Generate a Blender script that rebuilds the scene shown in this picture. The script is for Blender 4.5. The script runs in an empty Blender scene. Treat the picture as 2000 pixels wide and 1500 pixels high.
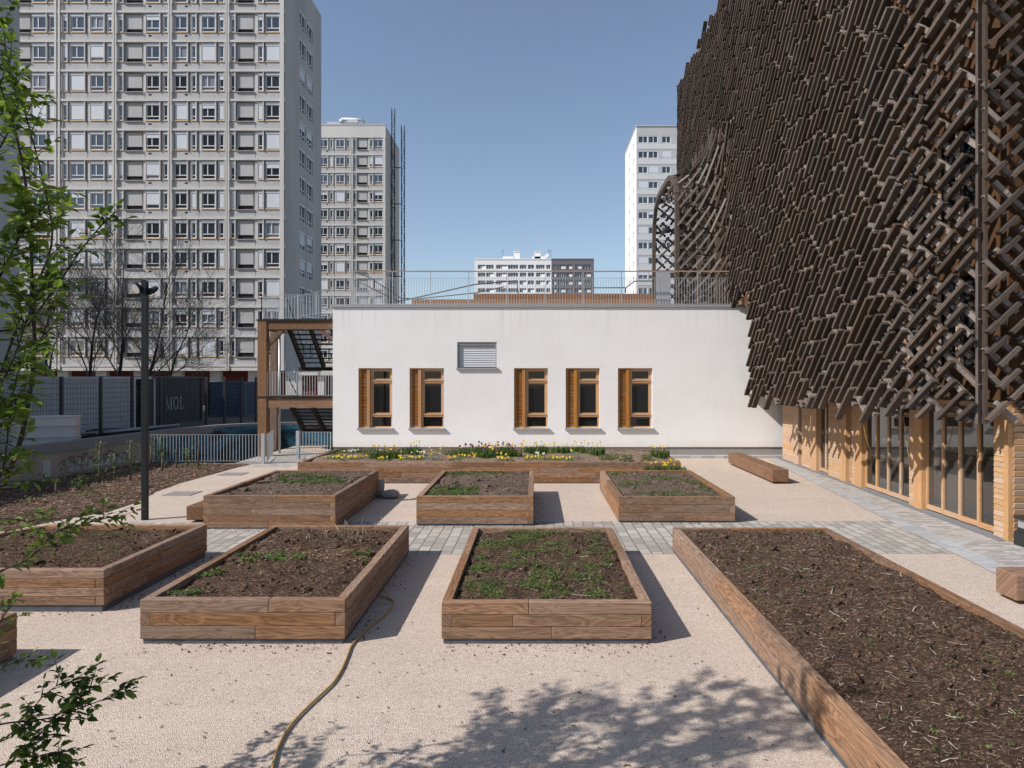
import bpy, math, random
from mathutils import Vector, Matrix, noise
R = math.radians
sc = bpy.context.scene
COL = sc.collection
rng = random.Random(7)
F, CX, CY, CAMZ = 1333.0, 1045.0, 738.0, 3.2

def P(px, py, z=0.0):
    """point at height z seen at photo pixel (px, py)"""
    Y = F * (CAMZ - z) / (py - CY)
    return Vector(((px - CX) / F * Y, Y, z))
def AT(px, py, Y):
    return Vector(((px - CX) / F * Y, Y, CAMZ - (py - CY) / F * Y))
def XA(px, Y): return (px - CX) / F * Y
def ZA(py, Y): return CAMZ - (py - CY) / F * Y

# ------------------------------------------------------------------ mesh builder
class MB:
    def __init__(s):
        s.v = []; s.f = []; s.m = []; s.uv = []; s.t = []; s.sm = []
    def face(s, pts, mat=0, tone=0.5, uv=None, smooth=False):
        i = len(s.v); s.v.extend([tuple(p) for p in pts])
        s.f.append(tuple(range(i, i + len(pts)))); s.m.append(mat); s.t.append(tone); s.sm.append(smooth)
        s.uv.append(uv if uv else [(p[0], p[1]) for p in pts])
    def frame(s, c, ax, ay, az, hx, hy, hz, mat=0, tone=None, taper=1.0, endmat=None):
        """oriented box: centre c, unit axes, half sizes; wood grain follows the longest axis"""
        if tone is None: tone = rng.random()
        c = Vector(c); i = len(s.v)
        co = []
        for sx in (-1, 1):
            for sy in (-1, 1):
                for sz in (-1, 1):
                    k = taper if sx > 0 else 1.0
                    s.v.append(tuple(c + ax * (sx * hx) + ay * (sy * hy * k) + az * (sz * hz * k)))
                    co.append((sx * hx, sy * hy, sz * hz))
        h = (hx, hy, hz); L = h.index(max(h)); o = [0, 1, 2]; o.remove(L)
        ru, rv = rng.uniform(0, 40), rng.uniform(0, 40)
        for q in ((0, 1, 3, 2), (4, 6, 7, 5), (0, 4, 5, 1), (2, 3, 7, 6), (0, 2, 6, 4), (1, 5, 7, 3)):
            s.f.append(tuple(i + k for k in q)); s.m.append(endmat if endmat is not None and q in ((0, 1, 3, 2), (4, 6, 7, 5)) else mat); s.t.append(tone); s.sm.append(False)
            s.uv.append([(co[k][L] + ru, co[k][o[0]] + co[k][o[1]] + rv) for k in q])
    def box(s, x0, x1, y0, y1, z0, z1, mat=0, tone=None):
        s.frame(((x0 + x1) / 2, (y0 + y1) / 2, (z0 + z1) / 2), Vector((1, 0, 0)), Vector((0, 1, 0)), Vector((0, 0, 1)),
                abs(x1 - x0) / 2, abs(y1 - y0) / 2, abs(z1 - z0) / 2, mat, tone)
    def beam(s, p, q, w, d, up=(0, 0, 1), mat=0, tone=None, taper=1.0, endmat=None):
        """bar from p to q, width w across, depth d along up"""
        p = Vector(p); q = Vector(q); ax = (q - p); L = ax.length
        if L < 1e-6: return
        ax /= L; az = Vector(up) - ax * ax.dot(Vector(up))
        if az.length < 1e-4: az = Vector((1, 0, 0)) - ax * ax.x
        az.normalize(); ay = az.cross(ax)
        s.frame((p + q) / 2, ax, ay, az, L / 2, w / 2, d / 2, mat, tone, taper, endmat)
    def tube(s, pts, rad, n=6, mat=0, tone=0.5, cap=True):
        pts = [Vector(p) for p in pts]
        if not isinstance(rad, (list, tuple)): rad = [rad] * len(pts)
        i0 = len(s.v); u = None; dist = 0
        ru = rng.uniform(0, 20)
        for k, p in enumerate(pts):
            d = (pts[min(k + 1, len(pts) - 1)] - pts[max(k - 1, 0)]).normalized()
            if u is None:
                u = d.orthogonal().normalized()
            else:
                u = (u - d * u.dot(d))
                u = u.normalized() if u.length > 1e-5 else d.orthogonal().normalized()
            w = d.cross(u)
            for j in range(n):
                a = 2 * math.pi * j / n
                s.v.append(tuple(p + (u * math.cos(a) + w * math.sin(a)) * rad[k]))
        for k in range(len(pts) - 1):
            L = (pts[k + 1] - pts[k]).length
            for j in range(n):
                a, b = i0 + k * n + j, i0 + k * n + (j + 1) % n
                s.f.append((a, b, b + n, a + n)); s.m.append(mat); s.t.append(tone); s.sm.append(True)
                v0, v1 = j / n * .3, (j + 1) / n * .3
                s.uv.append([(ru + dist, v0), (ru + dist, v1), (ru + dist + L, v1), (ru + dist + L, v0)])
            dist += L
        if cap:
            for k, rev in ((0, True), (len(pts) - 1, False)):
                idx = [i0 + k * n + j for j in range(n)]
                if rev: idx.reverse()
                s.f.append(tuple(idx)); s.m.append(mat); s.t.append(tone); s.sm.append(False)
                s.uv.append([(0, 0)] * n)
    def disc(s, c, nrm, r, th, n=20, mat=0, tone=.5):
        nrm = Vector(nrm).normalized()
        s.tube([Vector(c) - nrm * th / 2, Vector(c) + nrm * th / 2], [r, r], n, mat, tone)
    def grid(s, fn, nu, nv, mat=0, tone=.5, smooth=True):
        i0 = len(s.v)
        for j in range(nv + 1):
            for i in range(nu + 1):
                s.v.append(tuple(fn(i / nu, j / nv)))
        for j in range(nv):
            for i in range(nu):
                a = i0 + j * (nu + 1) + i
                q = (a, a + 1, a + nu + 2, a + nu + 1)
                s.f.append(q); s.m.append(mat); s.t.append(tone); s.sm.append(smooth)
                s.uv.append([(s.v[k][0], s.v[k][1]) for k in q])
    def sheet(s, pts, z, mat=0):
        s.face([(p[0], p[1], z) for p in pts], mat)
    def add(s, o, loc=(0, 0, 0)):
        i = len(s.v)
        s.v.extend([(a + loc[0], b + loc[1], c + loc[2]) for a, b, c in o.v])
        s.f.extend([tuple(k + i for k in q) for q in o.f])
        s.m += o.m; s.t += o.t; s.uv += o.uv; s.sm += o.sm
    def wall_holes(s, W, u0, u1, v0, v1, holes, depth, mat=0, rmat=None):
        """front face with rectangular openings; W(u, v, d) maps to space; reveals go depth inwards"""
        us = sorted({u0, u1, *[h[0] for h in holes], *[h[1] for h in holes]})
        vs = sorted({v0, v1, *[h[2] for h in holes], *[h[3] for h in holes]})
        for i in range(len(us) - 1):
            for j in range(len(vs) - 1):
                cu, cv = (us[i] + us[i + 1]) / 2, (vs[j] + vs[j + 1]) / 2
                if any(h[0] < cu < h[1] and h[2] < cv < h[3] for h in holes): continue
                s.face([W(us[i], vs[j], 0), W(us[i + 1], vs[j], 0), W(us[i + 1], vs[j + 1], 0), W(us[i], vs[j + 1], 0)], mat)
        rm = mat if rmat is None else rmat
        for a, b, c, d in holes:
            for (p, q) in (((a, c), (b, c)), ((b, c), (b, d)), ((b, d), (a, d)), ((a, d), (a, c))):
                s.face([W(*p, 0), W(*q, 0), W(*q, depth), W(*p, depth)], rm)
    def mesh(s, name, mats, off=(0, 0, 0)):
        me = bpy.data.meshes.new(name)
        me.from_pydata([(a - off[0], b - off[1], c - off[2]) for a, b, c in s.v], [], s.f)
        for m in mats: me.materials.append(m)
        me.polygons.foreach_set('material_index', s.m)
        me.polygons.foreach_set('use_smooth', s.sm)
        at = me.attributes.new('tone', 'FLOAT', 'FACE'); at.data.foreach_set('value', s.t)
        ul = me.uv_layers.new(name='UVMap')
        flat = [c for f in s.uv for p in f for c in p]
        ul.data.foreach_set('uv', flat)
        me.update(); return me
    def build(s, name, mats, parent=None, loc=None, **props):
        """one mesh object; its vertices are given in world space"""
        if not isinstance(mats, (list, tuple)): mats = [mats]
        off = Vector((0, 0, 0)); q = parent
        while q is not None: off += q.location; q = q.parent
        if loc is not None: off = Vector(loc)
        o = bpy.data.objects.new(name, s.mesh(name, mats, off))
        COL.objects.link(o)
        if parent is not None:
            o.parent = parent
        elif loc is not None: o.location = loc
        for k, v in props.items(): o[k] = v
        return o

def thing(name, label, cat, loc=(0, 0, 0), group=None):
    o = bpy.data.objects.new(name, None); COL.objects.link(o)
    o.location = loc; o.empty_display_size = .2
    o['label'] = label; o['category'] = cat
    if group: o['group'] = group
    return o
def inst(name, me, parent, loc=(0, 0, 0)):
    o = bpy.data.objects.new(name, me); COL.objects.link(o); o.parent = parent; o.location = loc
    return o
def dup(root, loc, label, group=None):
    r = root.copy(); COL.objects.link(r); r.location = loc; r['label'] = label
    if group: r['group'] = group
    for ch in list(root.children):
        c = ch.copy(); COL.objects.link(c); c.parent = r
        for g in ch.children:
            d = g.copy(); COL.objects.link(d); d.parent = c
    return r

# ------------------------------------------------------------------ materials
class NT:
    def __init__(s, name):
        m = bpy.data.materials.new(name); m.use_nodes = True
        s.m = m; s.n = m.node_tree.nodes; s.l = m.node_tree.links
        s.b = s.n['Principled BSDF']; s.out = s.n['Material Output']
    def node(s, t, **kw):
        n = s.n.new(t)
        for k, v in kw.items(): setattr(n, k, v)
        return n
    def put(s, sock, v):
        if hasattr(v, 'default_value') or v.__class__.__name__.startswith('NodeSocket'): s.l.new(v, sock)
        else: sock.default_value = v
    def pos(s): return s.node('ShaderNodeNewGeometry').outputs['Position']
    def uv(s): return s.node('ShaderNodeUVMap', uv_map='UVMap').outputs[0]
    def tone(s): return s.node('ShaderNodeAttribute', attribute_name='tone').outputs['Fac']
    def mapv(s, v, scale=(1, 1, 1), rot=(0, 0, 0), loc=(0, 0, 0)):
        n = s.node('ShaderNodeMapping'); s.l.new(v, n.inputs[0])
        n.inputs['Scale'].default_value = scale; n.inputs['Rotation'].default_value = rot; n.inputs['Location'].default_value = loc
        return n.outputs[0]
    def noise(s, v, scale, detail=4, rough=.55, dist=0.0):
        n = s.node('ShaderNodeTexNoise'); s.l.new(v, n.inputs['Vector'])
        n.inputs['Scale'].default_value = scale; n.inputs['Detail'].default_value = detail
        n.inputs['Roughness'].default_value = rough; n.inputs['Distortion'].default_value = dist
        return n.outputs['Fac']
    def voro(s, v, scale, feature='F1', out='Distance', rand=1.0):
        n = s.node('ShaderNodeTexVoronoi', feature=feature); s.l.new(v, n.inputs['Vector'])
        n.inputs['Scale'].default_value = scale; n.inputs['Randomness'].default_value = rand
        return n.outputs[out]
    def ramp(s, f, stops, interp='LINEAR'):
        n = s.node('ShaderNodeValToRGB'); n.color_ramp.interpolation = interp
        e = n.color_ramp.elements
        while len(e) < len(stops): e.new(.5)
        for k, (p, c) in enumerate(stops):
            e[k].position = p
            e[k].color = (c, c, c, 1) if isinstance(c, (int, float)) else (*c, 1)
        s.l.new(f, n.inputs[0]); return n.outputs[0]
    def mix(s, f, a, b, mode='MIX'):
        n = s.node('ShaderNodeMix', data_type='RGBA', blend_type=mode)
        s.put(n.inputs[0], f)
        for k, v in ((6, a), (7, b)):
            if isinstance(v, tuple): n.inputs[k].default_value = (*v, 1) if len(v) == 3 else v
            else: s.l.new(v, n.inputs[k])
        return n.outputs[2]
    def math(s, op, a, b=0.0, clamp=False):
        n = s.node('ShaderNodeMath', operation=op, use_clamp=clamp); s.put(n.inputs[0], a); s.put(n.inputs[1], b)
        return n.outputs[0]
    def bump(s, h, strength=.3, dist=.01):
        n = s.node('ShaderNodeBump'); s.l.new(h, n.inputs['Height'])
        n.inputs['Strength'].default_value = strength; n.inputs['Distance'].default_value = dist
        s.l.new(n.outputs[0], s.b.inputs['Normal'])
    def done(s, col, rough=.8, spec=.3, metal=0.0):
        if isinstance(col, tuple): s.b.inputs['Base Color'].default_value = (*col, 1)
        else: s.l.new(col, s.b.inputs['Base Color'])
        s.put(s.b.inputs['Roughness'], rough); s.b.inputs['Specular IOR Level'].default_value = spec
        s.b.inputs['Metallic'].default_value = metal
        return s.m

def wood_mat(name, dark, light, grey=None, greyf=0.0, grain=1.0, rough=.75, knots=True, tonegain=.5):
    t = NT(name); uv = t.uv(); tn = t.tone()
    off = t.node('ShaderNodeCombineXYZ'); t.put(off.inputs[2], t.math('MULTIPLY', tn, 37.0))
    ad = t.node('ShaderNodeVectorMath', operation='ADD'); t.l.new(uv, ad.inputs[0]); t.l.new(off.outputs[0], ad.inputs[1])
    v = ad.outputs[0]
    fine = t.noise(t.mapv(v, (1.2, 70, 1)), 1.0 * grain, 5, .6, .2)
    warp = t.noise(t.mapv(v, (.9, 7, 1)), 1.0, 3, .5, .8)
    rings = t.math('FRACT', t.math('MULTIPLY', warp, 11.0))
    rings = t.math('ABSOLUTE', t.math('SUBTRACT', rings, .5))
    g = t.math('ADD', t.math('MULTIPLY', fine, .55), t.math('MULTIPLY', rings, .55))
    col = t.ramp(g, [(.2, dark), (.62, light)])
    if knots:
        k = t.voro(t.mapv(v, (1.6, 6.5, 1)), 1.0)
        kf = t.ramp(k, [(.04, 1.0), (.12, 0.0)])
        col = t.mix(kf, col, tuple(c * .45 for c in dark))
    hs = t.node('ShaderNodeHueSaturation'); t.l.new(col, hs.inputs['Color'])
    t.put(hs.inputs['Value'], t.math('ADD', t.math('MULTIPLY', tn, tonegain), 1.0 - tonegain * .5))
    t.put(hs.inputs['Saturation'], t.math('ADD', t.math('MULTIPLY', t.math('FRACT', t.math('MULTIPLY', tn, 7.3)), .35), .78))
    col = hs.outputs[0]
    if grey:
        gf = t.ramp(t.noise(t.mapv(v, (.7, 3, 1)), 1.0, 3), [(.45, 0.0), (.75, 1.0)])
        gt = t.ramp(t.math('FRACT', t.math('MULTIPLY', tn, 13.7)), [(.55, 0.15), (.95, 1.0)])
        col = t.mix(t.math('MULTIPLY', t.math('MULTIPLY', gf, gt), greyf), col, grey)
    t.bump(g, .25, .004)
    return t.done(col, rough, .25)

def plain(name, col, rough=.6, spec=.3, metal=0.0, var=.12, scale=3.0, bump=0.0, stain=None):
    t = NT(name); p = t.pos()
    n = t.noise(p, scale, 5, .6)
    c = t.mix(n, tuple(x * (1 - var) for x in col), tuple(min(1, x * (1 + var)) for x in col))
    if stain:
        sn = t.noise(t.mapv(p, (1.2, 1.2, .22)), stain[1], 5, .65)
        c = t.mix(t.math('MULTIPLY', t.ramp(sn, [(.45, 0.0), (.8, 1.0)]), stain[2]), c, stain[0])
    if bump: t.bump(t.noise(p, 60, 4), bump, .01)
    return t.done(c, rough, spec, metal)

def glass_mat(name, tint=(.012, .016, .02), ior=1.9, rough=.03):
    t = NT(name); t.b.inputs['IOR'].default_value = ior
    n = t.noise(t.mapv(t.pos(), (.6, .6, .6)), 1.2, 2)
    t.bump(n, .035, .05)
    tn = t.tone()
    return t.done(t.mix(tn, tuple(c * .5 for c in tint), tuple(c * 1.8 for c in tint)), rough, .5)

M = {}
def gravel():
    t = NT('sandy_gravel'); p = t.pos()
    cell = t.voro(p, 85, out='Color')
    sep = t.node('ShaderNodeSeparateColor'); t.l.new(cell, sep.inputs[0])
    col = t.ramp(sep.outputs[0], [(0.0, (.36, .27, .205)), (.12, (.49, .385, .305)), (.5, (.60, .49, .40)), (.85, (.68, .57, .475)), (1.0, (.79, .71, .62))])
    d = t.voro(p, 85)
    col = t.mix(t.ramp(d, [(.45, 0.0), (.95, .55)]), col, (.24, .16, .12))
    spk = t.voro(p, 30, out='Color')
    s2 = t.node('ShaderNodeSeparateColor'); t.l.new(spk, s2.inputs[0])
    dk = t.math('MULTIPLY', t.ramp(s2.outputs[1], [(.93, 0.0), (.95, .8)]), t.ramp(t.voro(p, 30), [(.12, 1.0), (.3, 0.0)]))
    col = t.mix(dk, col, (.10, .07, .055))
    big = t.noise(p, .7, 5, .6)
    col = t.mix(t.ramp(big, [(.35, 0.0), (.7, .3)]), col, (.42, .33, .275))
    mid = t.noise(p, 6, 4, .7)
    col = t.mix(t.ramp(mid, [(.45, 0.0), (.75, .25)]), col, (.68, .56, .46))
    scuff = t.noise(t.mapv(p, (2.2, .7, 1), (0, 0, .5)), 1.6, 6, .7, 1.5)
    col = t.mix(t.ramp(scuff, [(.5, 0.0), (.72, .32)]), col, (.46, .365, .30))
    pale = t.noise(t.mapv(p, (.6, 1.6, 1), (0, 0, -.3), (5, 1, 0)), 1.1, 5, .65)
    col = t.mix(t.ramp(pale, [(.52, 0.0), (.75, .35)]), col, (.72, .61, .51))
    wet = t.noise(t.mapv(p, (1, 1, 1), loc=(3, 7, 0)), .35, 3)
    col = t.mix(t.ramp(wet, [(.62, 0.0), (.74, .18)]), col, (.36, .23, .15))
    t.bump(d, .7, .012)
    return t.done(col, .95, .15)
M['gravel'] = gravel()

def pavers(name, bw, rh, rot, cols, mortar, offset=.5, msize=.012):
    t = NT(name); p = t.pos()
    wob = t.node('ShaderNodeTexNoise'); t.l.new(p, wob.inputs['Vector']); wob.inputs['Scale'].default_value = 5
    ad = t.node('ShaderNodeVectorMath', operation='MULTIPLY_ADD'); t.l.new(wob.outputs['Color'], ad.inputs[0])
    ad.inputs[1].default_value = (.03, .03, 0); t.l.new(p, ad.inputs[2])
    b = t.node('ShaderNodeTexBrick', offset=offset)
    t.l.new(t.mapv(ad.outputs[0], (1, 1, 1), (0, 0, rot)), b.inputs['Vector'])
    b.inputs['Scale'].default_value = 1; b.inputs['Brick Width'].default_value = bw; b.inputs['Row Height'].default_value = rh
    b.inputs['Mortar Size'].default_value = msize; b.inputs['Mortar Smooth'].default_value = .4
    b.inputs['Color1'].default_value = (0, 0, 0, 1); b.inputs['Color2'].default_value = (1, 1, 1, 1); b.inputs['Mortar'].default_value = (.5, .5, .5, 1)
    col = t.ramp(b.outputs['Color'], [(0, cols[0]), (.5, cols[1]), (1, cols[2])])
    n = t.noise(p, 40, 4)
    col = t.mix(t.math('MULTIPLY', n, .35), col, tuple(c * .6 for c in cols[1]))
    col = t.mix(t.ramp(t.noise(p, .9, 4), [(.4, 0.0), (.75, .4)]), col, (.42, .36, .30))
    st = t.noise(t.mapv(p, (1, 1, 1), loc=(9, 2, 0)), .55, 4, .6)
    col = t.mix(t.ramp(st, [(.6, 0.0), (.75, .35)]), col, (.27, .20, .14))
    col = t.mix(b.outputs['Fac'], col, mortar)
    h = t.math('ADD', t.math('MULTIPLY', b.outputs['Fac'], -1.0), t.math('MULTIPLY', n, .3))
    t.bump(h, .6, .012)
    return t.done(col, .85, .2)
M['cobble'] = pavers('grey_setts', .40, .215, R(90), ((.29, .265, .235), (.41, .38, .34), (.52, .485, .44)), (.21, .185, .155), .45, .016)
M['paving'] = pavers('pale_pavers', .26, .105, R(2), ((.30, .265, .245), (.445, .41, .385), (.57, .535, .50)), (.30, .285, .27), .5, .010)
M['kerbstone'] = pavers('kerb_slabs', .22, .5, R(90 - 5), ((.36, .36, .365), (.43, .43, .43), (.50, .50, .495)), (.30, .29, .28), .5, .008)

M['bed_wood'] = wood_mat('brown_bed_timber', (.12, .062, .034), (.355, .205, .118), (.33, .27, .225), .4, 1.0, .8)
M['frame_wood'] = wood_mat('stair_timber', (.13, .07, .04), (.27, .16, .098), None, 0, 1.0, .75)
M['bench_wood'] = wood_mat('reddish_bench_timber', (.13, .065, .038), (.28, .16, .095), (.32, .26, .21), .5, .8, .8)
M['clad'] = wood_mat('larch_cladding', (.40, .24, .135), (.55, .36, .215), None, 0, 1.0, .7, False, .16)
M['inner_clad'] = wood_mat('shaded_inner_cladding', (.055, .027, .013), (.125, .064, .03), None, 0, 1.0, .7, False, .3)  # larch cladding darkened by colour to stand for the shade behind the lattice
M['larch'] = wood_mat('larch_joinery', (.42, .245, .13), (.56, .355, .205), None, 0, 1.0, .6, False, .14)
M['shutter_wood'] = wood_mat('shutter_joinery', (.36, .16, .045), (.50, .25, .085), None, 0, 1.0, .6, False, .18)
M['batten'] = wood_mat('weathered_battens', (.048, .033, .026), (.108, .078, .060), (.19, .17, .157), .6, 1.0, .8, True, .75)
M['batten_pale'] = wood_mat('sunlit_battens', (.12, .095, .08), (.25, .205, .178), (.32, .29, .27), .6, 1.0, .8, True, .45)  # paler battens: sunlight on their faces painted into the colour
M['batten_end'] = plain('batten_end_grain', (.36, .31, .28), .9, .2, var=.3, scale=20)
M['deck'] = wood_mat('terrace_timber', (.20, .105, .058), (.38, .22, .13), None, 0, 1.0, .8, False)
M['darkwood'] = plain('dark_stair_timber', (.035, .028, .024), .8)
def render_mat():
    t = NT('white_render'); p = t.pos()
    big = t.noise(t.mapv(p, (.5, .5, .9)), 1.0, 5, .6)
    col = t.mix(big, (.74, .72, .705), (.86, .85, .84))
    warm = t.noise(t.mapv(p, (.35, .35, .35), loc=(4, 1, 2)), .9, 4, .6)
    col = t.mix(t.ramp(warm, [(.5, 0.0), (.75, .22)]), col, (.80, .72, .65))
    drip = t.noise(t.mapv(p, (2.2, 2.2, .12)), 1.0, 5, .7)
    col = t.mix(t.ramp(drip, [(.55, 0.0), (.85, .3)]), col, (.66, .63, .61))
    sx = t.node('ShaderNodeSeparateXYZ'); t.l.new(p, sx.inputs[0])
    strk = t.math('MULTIPLY', t.ramp(t.noise(t.mapv(p, (6, 6, .10), loc=(2, 0, 0)), 1.0, 4, .6), [(.54, 0.0), (.70, .5)]), t.ramp(t.math('SUBTRACT', sx.outputs[2], 4.6), [(.2, 0.0), (1.0, .8)]))
    col = t.mix(strk, col, (.60, .565, .54))
    foot = t.math('MULTIPLY', t.ramp(t.math('ADD', t.math('MULTIPLY', sx.outputs[2], .6), t.math('MULTIPLY', t.noise(p, 3, 5, .7), .35)), [(.3, .5), (.62, 0.0)]), 1.0)
    col = t.mix(foot, col, (.60, .53, .46))
    h = t.math('ADD', t.noise(p, 2.2, 6, .7), t.math('MULTIPLY', t.noise(p, 30, 4), .25))
    t.bump(h, .38, .03)
    return t.done(col, .92, .15)
M['render'] = render_mat()
M['concrete'] = plain('pale_concrete', (.60, .578, .553), .9, .2, var=.08, scale=.5, stain=((.42, .385, .35), .35, .55))
M['concrete2'] = plain('grey_panel_concrete', (.475, .465, .46), .9, .2, var=.09, scale=.8, stain=((.30, .285, .28), .5, .6))
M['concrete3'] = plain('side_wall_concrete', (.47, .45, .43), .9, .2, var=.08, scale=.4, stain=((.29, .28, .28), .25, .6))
M['grey_metal'] = plain('grey_sheet_metal', (.33, .325, .325), .55, .4, .2)
M['vent'] = plain('pale_vent_metal', (.58, .58, .60), .5, .4, .1)
M['plinth'] = plain('grey_plinth_stone', (.30, .275, .26), .85, .2, var=.15, scale=4, bump=.2)
M['galv'] = plain('galvanised_steel', (.50, .51, .52), .45, .5, .55, var=.15, scale=9)
M['galv_dark'] = plain('dark_steel', (.035, .037, .04), .5, .5, .3)
M['rail_wood'] = plain('handrail_wood', (.36, .24, .16), .7)
M['lamp'] = plain('lamp_paint', (.012, .016, .019), .5, .25)
M['bed_plinth'] = plain('slate_plinth', (.085, .095, .11), .6, .4, var=.6, scale=6)
M['lens'] = plain('lamp_lens', (.68, .66, .62), .25, .5)
M['white'] = plain('white_joinery', (.72, .73, .75), .5, .4, var=.04)
M['shutter'] = plain('roller_shutter', (.62, .64, .68), .6, .3, var=.04)
M['orange'] = plain('ochre_sill', (.62, .44, .26), .8)
M['glass'] = glass_mat('tower_glass', (.012, .018, .026), 2.1)
M['glass_dark'] = glass_mat('window_glass', (.008, .009, .010), 1.55)
M['glass_door'] = glass_mat('door_glass', (.034, .033, .031), 2.1)
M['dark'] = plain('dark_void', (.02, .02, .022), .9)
M['red'] = plain('red_brown_wall', (.17, .045, .035), .85)
M['soil'] = None
def soil_mat(name, a, b, c):
    t = NT(name); p = t.pos()
    n1 = t.noise(p, 22, 6, .7); n2 = t.noise(p, 2.2, 4, .6)
    col = t.ramp(n1, [(.3, a), (.55, b), (.8, c)])
    col = t.mix(t.ramp(n2, [(.4, 0.0), (.7, .5)]), col, a)
    bits = t.voro(t.mapv(p, (1, 2.2, 1), (0, 0, .6)), 45, out='Color')
    s = t.node('ShaderNodeSeparateColor'); t.l.new(bits, s.inputs[0])
    col = t.mix(t.ramp(s.outputs[0], [(.80, 0.0), (.9, .75)]), col, tuple(min(.5, x * 3.2) for x in b))
    t.bump(t.noise(p, 50, 6, .75), .9, .03)
    return t.done(col, .97, .1)
M['soil'] = soil_mat('dark_soil', (.034, .020, .014), (.092, .057, .038), (.20, .135, .095))
M['soil_light'] = soil_mat('dry_soil', (.06, .042, .032), (.125, .09, .068), (.21, .16, .12))
M['soil_red'] = soil_mat('flower_bed_mulch', (.12, .075, .05), (.24, .155, .11), (.36, .26, .19))
M['mulch'] = soil_mat('bark_mulch', (.045, .026, .018), (.12, .075, .052), (.25, .175, .13))
def tone_mat(name, stops, rough=.8, trans=0.0, spec=.25):
    t = NT(name); col = t.ramp(t.tone(), stops)
    t.done(col, rough, spec)
    if trans:
        tr = t.node('ShaderNodeBsdfTranslucent')
        hs = t.node('ShaderNodeHueSaturation'); t.l.new(col, hs.inputs['Color']); hs.inputs['Value'].default_value = 1.5; hs.inputs['Saturation'].default_value = 1.1
        t.l.new(hs.outputs[0], tr.inputs['Color'])
        mx = t.node('ShaderNodeMixShader'); mx.inputs[0].default_value = trans
        t.l.new(t.b.outputs[0], mx.inputs[1]); t.l.new(tr.outputs[0], mx.inputs[2]); t.l.new(mx.outputs[0], t.out.inputs['Surface'])
    return t.m
M['straw'] = tone_mat('dry_straw', [(0, (.13, .085, .058)), (.5, (.30, .22, .16)), (1, (.58, .50, .41))])
M['chips'] = tone_mat('wood_chip', [(0, (.07, .04, .028)), (.5, (.20, .125, .085)), (1, (.42, .31, .23))])
M['weed'] = tone_mat('weed_leaf', [(0, (.035, .06, .018)), (.5, (.085, .145, .032)), (1, (.16, .23, .055))], .6, .25)
M['leaf'] = tone_mat('tree_leaf', [(0, (.035, .066, .014)), (.5, (.10, .16, .028)), (1, (.24, .30, .065))], .45, .42, .4)
M['bark'] = plain('tree_bark', (.045, .036, .03), .9, .2, var=.35, scale=18)
M['bark2'] = plain('pale_bark', (.17, .145, .12), .9, .2, var=.35, scale=6)
M['yellow'] = tone_mat('yellow_petal', [(0, (.62, .36, .01)), (1, (.80, .62, .04))], .6, .2)
M['whitep'] = tone_mat('white_petal', [(0, (.70, .70, .68)), (1, (.8, .8, .76))], .6, .2)
M['purple'] = tone_mat('purple_petal', [(0, (.10, .015, .10)), (1, (.22, .05, .20))], .6, .2)
M['redp'] = tone_mat('red_petal', [(0, (.16, .012, .03)), (1, (.35, .04, .05))], .6, .2)
M['silver'] = tone_mat('silver_leaf', [(0, (.14, .18, .13)), (1, (.34, .38, .33))], .7, .2)
M['hose'] = plain('tan_hose', (.38, .245, .09), .5, .4, var=.2, scale=8)
M['sack'] = plain('dusty_sack', (.30, .27, .25), .9, .2, var=.25, scale=12, bump=.4)
M['cont_white'] = plain('pale_container_paint', (.44, .425, .42), .7, .3, var=.1, scale=1.5)
M['cont_dark'] = plain('dark_container_paint', (.030, .040, .055), .6, .4, var=.3, scale=2)
M['cont_blue'] = plain('blue_container_paint', (.05, .08, .13), .6, .4, var=.25, scale=2)
M['letter'] = plain('faded_white_lettering', (.24, .26, .28), .8, .2, var=.6, scale=7)
M['block'] = plain('pale_block', (.55, .51, .49), .9, .2, var=.1, scale=3)
M['wallstone'] = plain('rendered_low_wall', (.33, .29, .255), .9, .2, var=.2, scale=1.5, stain=((.16, .14, .13), 1.0, .6))
M['coping'] = plain('grey_coping', (.20, .205, .22), .85, .2, var=.15, scale=2)
M['ground'] = plain('earth_ground', (.17, .15, .125), .95, .1, var=.3, scale=.4)
M['yard'] = plain('dark_yard_ground', (.12, .105, .09), .95, .1, var=.4, scale=1.2)
M['pipe'] = plain('grey_pipe', (.30, .31, .32), .6)
M['pipe_black'] = plain('black_pipe', (.012, .012, .013), .5)
M['ink'] = plain('dark_spray_paint', (.03, .03, .04), .7)
M['pale_ink'] = plain('pale_spray_paint', (.42, .42, .42), .8, var=.2)
M['white_block'] = plain('white_block_paint', (.80, .79, .79), .8, .2, var=.04)
M['dark_block'] = plain('dark_grey_block_paint', (.17, .155, .165), .8, .2, var=.06)
M['slab_grey'] = plain('cool_grey_panels', (.47, .47, .475), .85, .2, var=.05, scale=.3)
M['slab_lite'] = plain('pale_grey_panels', (.60, .60, .60), .85, .2, var=.05, scale=.3)
def mural_mat():
    t = NT('mural_paint'); p = t.pos()
    n = t.noise(t.mapv(p, (.45, .45, .9)), 1.0, 3, .5, 1.2)
    col = t.ramp(n, [(.3, (.008, .015, .025)), (.4, (.012, .05, .065)), (.5, (.03, .12, .19)), (.58, (.04, .17, .28)), (.66, (.07, .025, .02)), (.74, (.015, .03, .05))], 'LINEAR')
    return t.done(col, .7, .3)
M['mural'] = mural_mat()

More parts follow.
